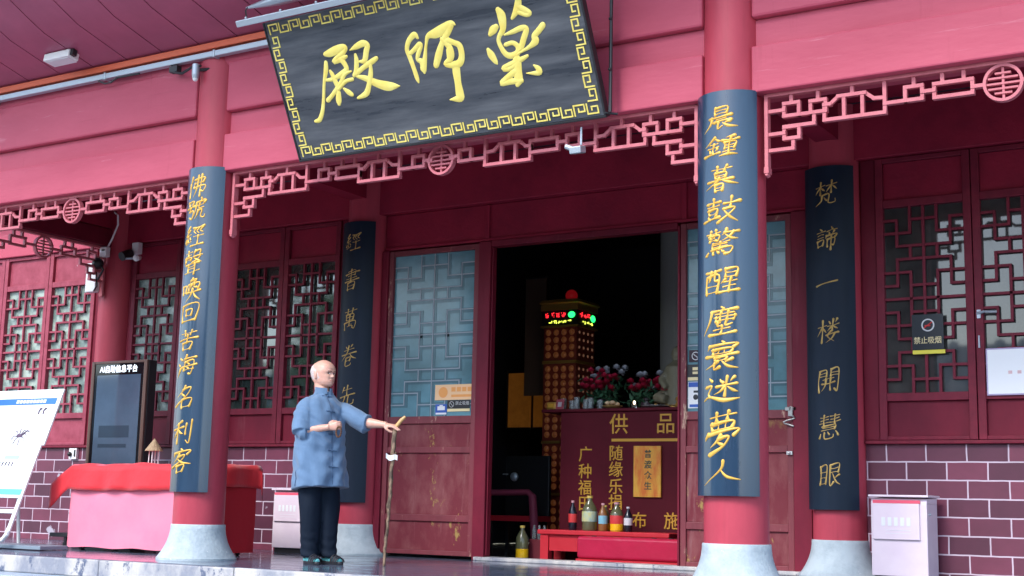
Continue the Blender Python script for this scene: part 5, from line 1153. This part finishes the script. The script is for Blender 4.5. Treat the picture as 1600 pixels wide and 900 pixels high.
for p in man.data.polygons:
    c = p.center + off_; r = c - HC; x, y, z = r.dot(HF), r.dot(HL), r.z / HS
    k = 0
    if x > .03 and 0 < z < .24:
        ay = abs(y)
        cy_, cz_ = .031, .1165
        if ((ay - cy_) / .0155) ** 2 + ((z - cz_) / .0056) ** 2 < 1:
            k = 3 if ((y - math.copysign(cy_, y) + .004) / .0075) ** 2 + ((z - cz_) / .0075) ** 2 < 1 else 2
        elif .012 < ay < .050 and abs(z - (.1345 + .003 * sin((ay - .012) * 80))) < .0036 and x > .05: k = 4
        elif ay < .0155 and abs(z - .0785) < .0022 and ay > .005 and x > .08: k = 1
        elif ay < .024 and abs(z - .0508) < .0045 - ay * .09: k = 1
        elif ((ay - cy_) / .018) ** 2 + ((z - cz_ - .003) / .006) ** 2 < 1: k = 4 if z > cz_ + .0045 else 0
    if k == 0 and z > .045:
        nz_ = mnoise.noise(c * 55) * .012 + mnoise.noise(c * 20) * .008
        front = .022 - max(0, z - .11) * 1.0
        if x < front + nz_ and .062 < z + nz_ < .205 - .25 * max(0, x + .04) and not (abs(x + .012) < .022 and z < .135 and abs(y) > .075): k = 6
    if c.z < .13: k = 5 if c.z > .02 else 0
    p.material_index = k
tag(man, 'bald man in a blue short sleeved jacket and dark trousers holding a stick', 'person')
# trousers
mb = MB()
mb.rings([ell(Vector((1.13, .27, z)), a, b, F_, 32) for z, a, b in ((.76, .175, .135), (.86, .19, .145), (.95, .175, .135))])
for sg in (-1, 1):
    hip, kn, an = legpts(sg)
    R_ = []
    for z, a, b, of in ((.84, .105, .115, 0), (.66, .108, .108, .006), (.48, .10, .10, .012), (.30, .086, .09, .004), (.15, .077, .083, 0), (.085, .078, .088, 0), (.062, .076, .086, 0)):
        t = (.88 - z) / .79; c = hip.lerp(an, t) + F_ * of; c.z = z; R_.append(ell(c, a, b, F_, 24, 2))
    mb.rings(R_)
tr = remeshed(mb, .009, 2)
for v in tr.vertices:
    c = v.co
    k = .006 * sin(c.x * 30 + 2 * sin(c.z * 6)) * sin(c.y * 26 + c.z * 5) + .005 * sin(c.z * 75 + c.x * 30 + 2 * sin(c.y * 30)) * max(0, 1 - (c.z - .05) / .3)
    v.co += v.normal * k
mesh_obj('trousers', tr, [TROUS], man)
# jacket
mb = MB()
secs = [(.662, .255, .205, .012), (.70, .252, .202, .012), (.80, .243, .192, .012), (.95, .232, .185, .016), (1.10, .226, .178, .014), (1.22, .222, .165, .008), (1.31, .214, .145, 0), (1.37, .195, .125, -.004), (1.41, .165, .105, -.008), (1.44, .125, .085, -.012), (1.465, .085, .075, -.015), (1.485, .070, .072, -.018)]
mb.rings([ell(Vector((1.125 + (.02 if z < .9 else 0), .27, z)) + Vector((.85, .52, 0)) * max(0, z - 1.25) * .13 + F_ * of, a, b, F_, 44, 2.25) for z, a, b, of in secs])
mb.tube([SR + Lf * .13 + Z * .03, SR + Lf * .05 + Z * .005, SR + Lf * .012 - Z * .03, SR.lerp(ER, .45) + F_ * .01, SR.lerp(ER, .8) + F_ * .015, ER + F_ * .03 - Z * .005], [.03, .062, .078, .085, .086, .084], 20)
mb.tube([ER + Z * .03, ER + dR * .04 - Z * .005, ER + dR * .075 - Z * .01], [.06, .078, .082], 18)
mb.tube([SL - Lf * .13 + Z * .03, SL - Lf * .05 + Z * .005, SL - Z * .02, SL.lerp(EL, .45), SL.lerp(EL, .8), EL, EL + dL * .05], [.03, .06, .074, .078, .079, .077, .076], 20)
mb.tube([SL.lerp(EL, .6) - Z * .03, EL + dL * .03 - Z * .045], [.06, .06], 14)
sh = remeshed(mb, .0075, 2)
def out_is_arm(c): return (c - EL).length < .2 or (c - ER).length < .13
for v in sh.vertices:
    c = v.co; u = (c - Vector((1.125, .27, 0))); fo = u.dot(F_); la = u.dot(Lf); an_ = math.atan2(la, fo)
    k = .007 * sin(an_ * 5 + 3 * sin(c.z * 4.3) + 1) * sin(c.z * 7.5 + 2 * sin(an_ * 2))
    k += .005 * sin(c.x * 38 + c.z * 31 + 2.5 * sin(c.y * 13)) * sin(c.y * 27 - c.z * 23 + 1.7)
    k += .0035 * sin(c.z * 60 + c.x * 25 + 3 * sin(c.y * 21 + c.z * 9)) * (1 if c.z > 1.0 else .6)
    if c.z < 1.0: k += .011 * sin(an_ * 8 + 1.2 * sin(c.z * 6)) * (1.0 - c.z) / .34
    if out_is_arm(c): k *= .35
    out_ = (F_ * fo + Lf * la); out_ = out_.normalized() if out_.length > .05 and c.z < 1.3 and out_.length < .27 else v.normal
    if v.normal.z > -.8: v.co += out_ * k
    if c.z < .95: v.co.z -= .045 * max(0, min(1, .5 - fo * 3)) * ((.95 - c.z) / .29) ** 2
shirt = mesh_obj('jacket', sh, [SHIRT], man)
# stand collar
mb = MB()
cr_ = []
for j in range(41):
    a = radians(12) + radians(336) * j / 40; cpt = Vector((1.135, .286, 0)) + F_ * (.071 * cos(a)) + Lf * (.069 * sin(a))
    ou = F_ * cos(a) + Lf * sin(a); zt = 1.515 + .02 * (1 - cos(a)) / 2
    cr_.append([cpt + ou * .012 + Z * 1.465, cpt + ou * .006 + Z * zt, cpt + ou * .0015 + Z * zt, cpt + ou * .006 + Z * 1.465])
mb.rings(cr_); mb.build('collar', SHIRT, shirt, smooth='auto')
from mathutils.bvhtree import BVHTree
def bvh_of(me):
    return BVHTree.FromPolygons([v.co.copy() for v in me.vertices], [tuple(p.vertices) for p in me.polygons])
bs = bvh_of(shirt.data); off = wl(shirt) - Vector((0, 0, 0))
def on_shirt(z, lat):
    o = Vector((1.125, .27, z)) + Lf * lat + F_ * .6 - wl(man)
    h = bs.ray_cast(o, -F_); return (h[0] + wl(man)) if h[0] else None
SEAM = mat('dark_seam', (.03, .06, .12), .8)
mb = MB(); pts = []
for i in range(34):
    z = 1.46 - i * (1.46 - .68) / 33; p = on_shirt(z, .0)
    if p: pts.append(p + F_ * .0005)
mb.tube(pts, .0022, 5); mb.build('placket_seam', SEAM, shirt)
for z in (1.445, 1.31, 1.11, .97, .83):
    p = on_shirt(z, 0)
    if p:
        mb = MB(); a = on_shirt(z - .004, .045) or p; b = on_shirt(z + .002, -.045) or p
        mb.tube([a + F_ * .003, p + F_ * .005, b + F_ * .003], .0045, 6); mb.sphere(p + F_ * .008, .0085); mb.build('knot_button', mat('button_blue', (.05, .10, .19), .6) if z > 1.44 else bpy.data.materials['button_blue'], shirt)
# side slit
mb = MB(); pts = []
for i in range(8):
    z = .655 + .02 * i; o = Vector((1.14, .27, z)) - Lf * .6 + F_ * .0 - wl(man); h = bs.ray_cast(o, Lf)
    if h[0]: pts.append(h[0] + wl(man) - Lf * .001)
if len(pts) > 1: mb.tube(pts, [.005] * (len(pts) - 1) + [.001], 5); mb.build('side_slit', SEAM, shirt)
# sandals
for sg in (-1, 1):
    hip, kn, an = legpts(sg); ff = (F_ + Lf * sg * .12).normalized(); fl_ = Vector((-ff.y, ff.x, 0)); c = Vector((an.x, an.y, 0))
    mb = MB(); R_ = []
    outl = []
    for j in range(28):
        t = 2 * pi * j / 28; a = .055 + .135 * cos(t); wdt = .047 + .006 * cos(t); outl.append((a, wdt * sin(t)))
    for z, s in ((0, .96), (.004, 1), (.024, 1), (.028, .96)): R_.append([c + ff * (.055 + (a - .055) * s) + fl_ * b * s + Z * z for a, b in outl])
    mb.rings(R_)
    for a, w2, h in ((.125, .03, .062), (.09, .022, .075), (.155, .02, .05)):
        mb.rings([[c + ff * (a + k2) + fl_ * (.049 * cos(q)) + Z * (.02 + (h + dz) * max(sin(q), 0)) for k2, dz in ((-w2 / 2, 0), (w2 / 2, -.008), (w2 / 2, -.012), (-w2 / 2, -.006))] for q in [pi * i / 12 for i in range(13)]])
    mb.rings([[c + ff * (.005 + k2 - .06 * sin(q)) + fl_ * (.044 * cos(q)) + Z * (.05 + dz) for k2, dz in ((-.004, 0), (.004, 0), (.004, .018), (-.004, .018))] for q in [pi * i / 12 for i in range(13)]])
    mb.build('sandal', SHOE, man, smooth='auto')

# walking stick and prayer beads
ws = thing('walking_stick', 'gnarled wooden walking stick with a pale bent grip held upright', 'walking stick', (1.70, .495, 0))
G0 = HN + dL * .035 + Vector((.01, 0, .0)); G0 = WLf + dL * .105 + Vector((0, .0, -.036))
tip = Vector((1.705, .50, .0)); mb = MB(); pts = []; rad = []
rg = random.Random(11)
for i in range(26):
    t = i / 25; p = G0.lerp(tip, t) + Vector((rg.uniform(-.005, .005), rg.uniform(-.005, .005), 0)); pts.append(p); rad.append((.0195 - .007 * t) * (1 + (.22 if i in (3, 5, 9, 14) else 0) + rg.uniform(-.08, .08)))
pts[-1].z = 0.0; mb.tube(pts, rad, 10)
mb.tube([G0.lerp(tip, .2) , G0.lerp(tip, .18) + Vector((.03, .01, .02))], [.012, .005], 6)
mb.build('shaft', WOODC, ws, smooth=True)
mb = MB(); mb.tube([G0 + Z * .0, G0 + Vector((.012, .008, .035)), G0 + Vector((.045, .026, .085)), G0 + Vector((.075, .045, .118))], [.018, .018, .017, .013], 10); mb.build('grip', WOODL, ws, smooth='auto')
wt = thing('white_tag', 'white paper band wrapped round the walking stick', 'paper', tuple(G0.lerp(tip, .2)))
q = G0.lerp(tip, .205); mb = MB(); rX = Vector((.85, .52, 0))
mb.rings([[q + rX * s + Z * (z + .01 * sin(s * 60) - s * .22) + toV * (.018 + .006 * cos(s * 90)) - toV * d_ for z, d_ in ((-.022, 0), (.022, 0), (.022, .003), (-.022, .003))] for s in [-.06 + .01 * i for i in range(11)]])
mb.build('band', mat('white_cloth', (.8, .82, .84), .7), wt, smooth='auto')
pb = MB(); cB = WR + dR * .105 - Z * .035
for i in range(18):
    a = 2 * pi * i / 18; pb.sphere(cB + dR * (.022 * cos(a)) + Z * (-.02 + .045 * sin(a)) - toV * -.015 + toV * .01 * sin(2 * a), .0085, n=10, k=6)
b_ = pb.build('prayer_beads', BEAD, loc=tuple(cB), smooth=True); tag(b_, 'string of brown prayer beads held in the right fist', 'beads')

# ================================================================== the far side of the courtyard (what the panes reflect)
FOL = mat('tree_foliage', (.09, .19, .035), .6, (.15, .27, .06), 1.5); BARK = mat('bark', (.12, .09, .07), .9)
def leafy(name, c, h, r, seed, label):
    t = thing(name, label, 'tree', c, 'trees across the courtyard'); rg = random.Random(seed); c = Vector(c)
    mb = MB(); mb.tube([c, c + Z * h * .3, c + Z * h * .6 + X * .2], [.28, .2, .12], 10)
    for i in range(6):
        a = i * 1.05; mb.tube([c + Z * h * (.35 + .04 * i), c + Z * h * (.55 + .05 * i) + Vector((cos(a), sin(a), 0)) * r * .6], [.1, .03], 6)
    mb.build('trunk', BARK, t)
    mb = MB(); cl = [c + Vector((rg.gauss(0, r * .5), rg.gauss(0, r * .5), h * rg.uniform(.4, 1))) for _ in range(26)]
    for i in range(2600):
        k = rg.choice(cl); p = k + Vector((rg.gauss(0, .5), rg.gauss(0, .5), rg.gauss(0, .45))); d1 = Vector((rg.uniform(-1, 1), rg.uniform(-1, 1), rg.uniform(-1, 1))).normalized() * .22; d2 = d1.cross(Vector((rg.uniform(-1, 1), rg.uniform(-1, 1), rg.uniform(-1, 1)))).normalized() * .1
        mb.add([p - d1, p + d2, p + d1, p - d2], [(0, 1, 2, 3)])
    mb.build('crown', FOL, t)
for i, (x, y, h, r) in enumerate(((-20, -21, 8, 2.4), (-12, -24, 9, 2.8), (-5, -22, 7, 2.2), (14, -25, 8.5, 2.6))):
    leafy('leafy_tree', (x, y, -1.2), h, r, 20 + i, 'leafy green tree on the far side of the courtyard')
oh = thing('opposite_hall', 'low hall with grey tiled roof across the courtyard', 'hall', (-13, -34, -1.2))
mb = MB(); mb.box(-50, 24, -38, -33, -1.2, 3.2); mb.build('wall', REDW, oh)
mb = MB(); mb.rings([[Vector((-51, y, z)), Vector((25, y, z)), Vector((25, y, z + .3)), Vector((-51, y, z + .3))] for y, z in ((-31.5, 3.2), (-35.5, 6.2), (-39.5, 3.2))])
x = -50.8
while x < 25: mb.tube([(x, -31.5, 3.52), (x, -35.5, 6.52)], .2, 6); x += .8
mb.build('roof', mat('pale_roof_tile', (.5, .53, .56), .5, (.36, .4, .44), 1.2), oh)
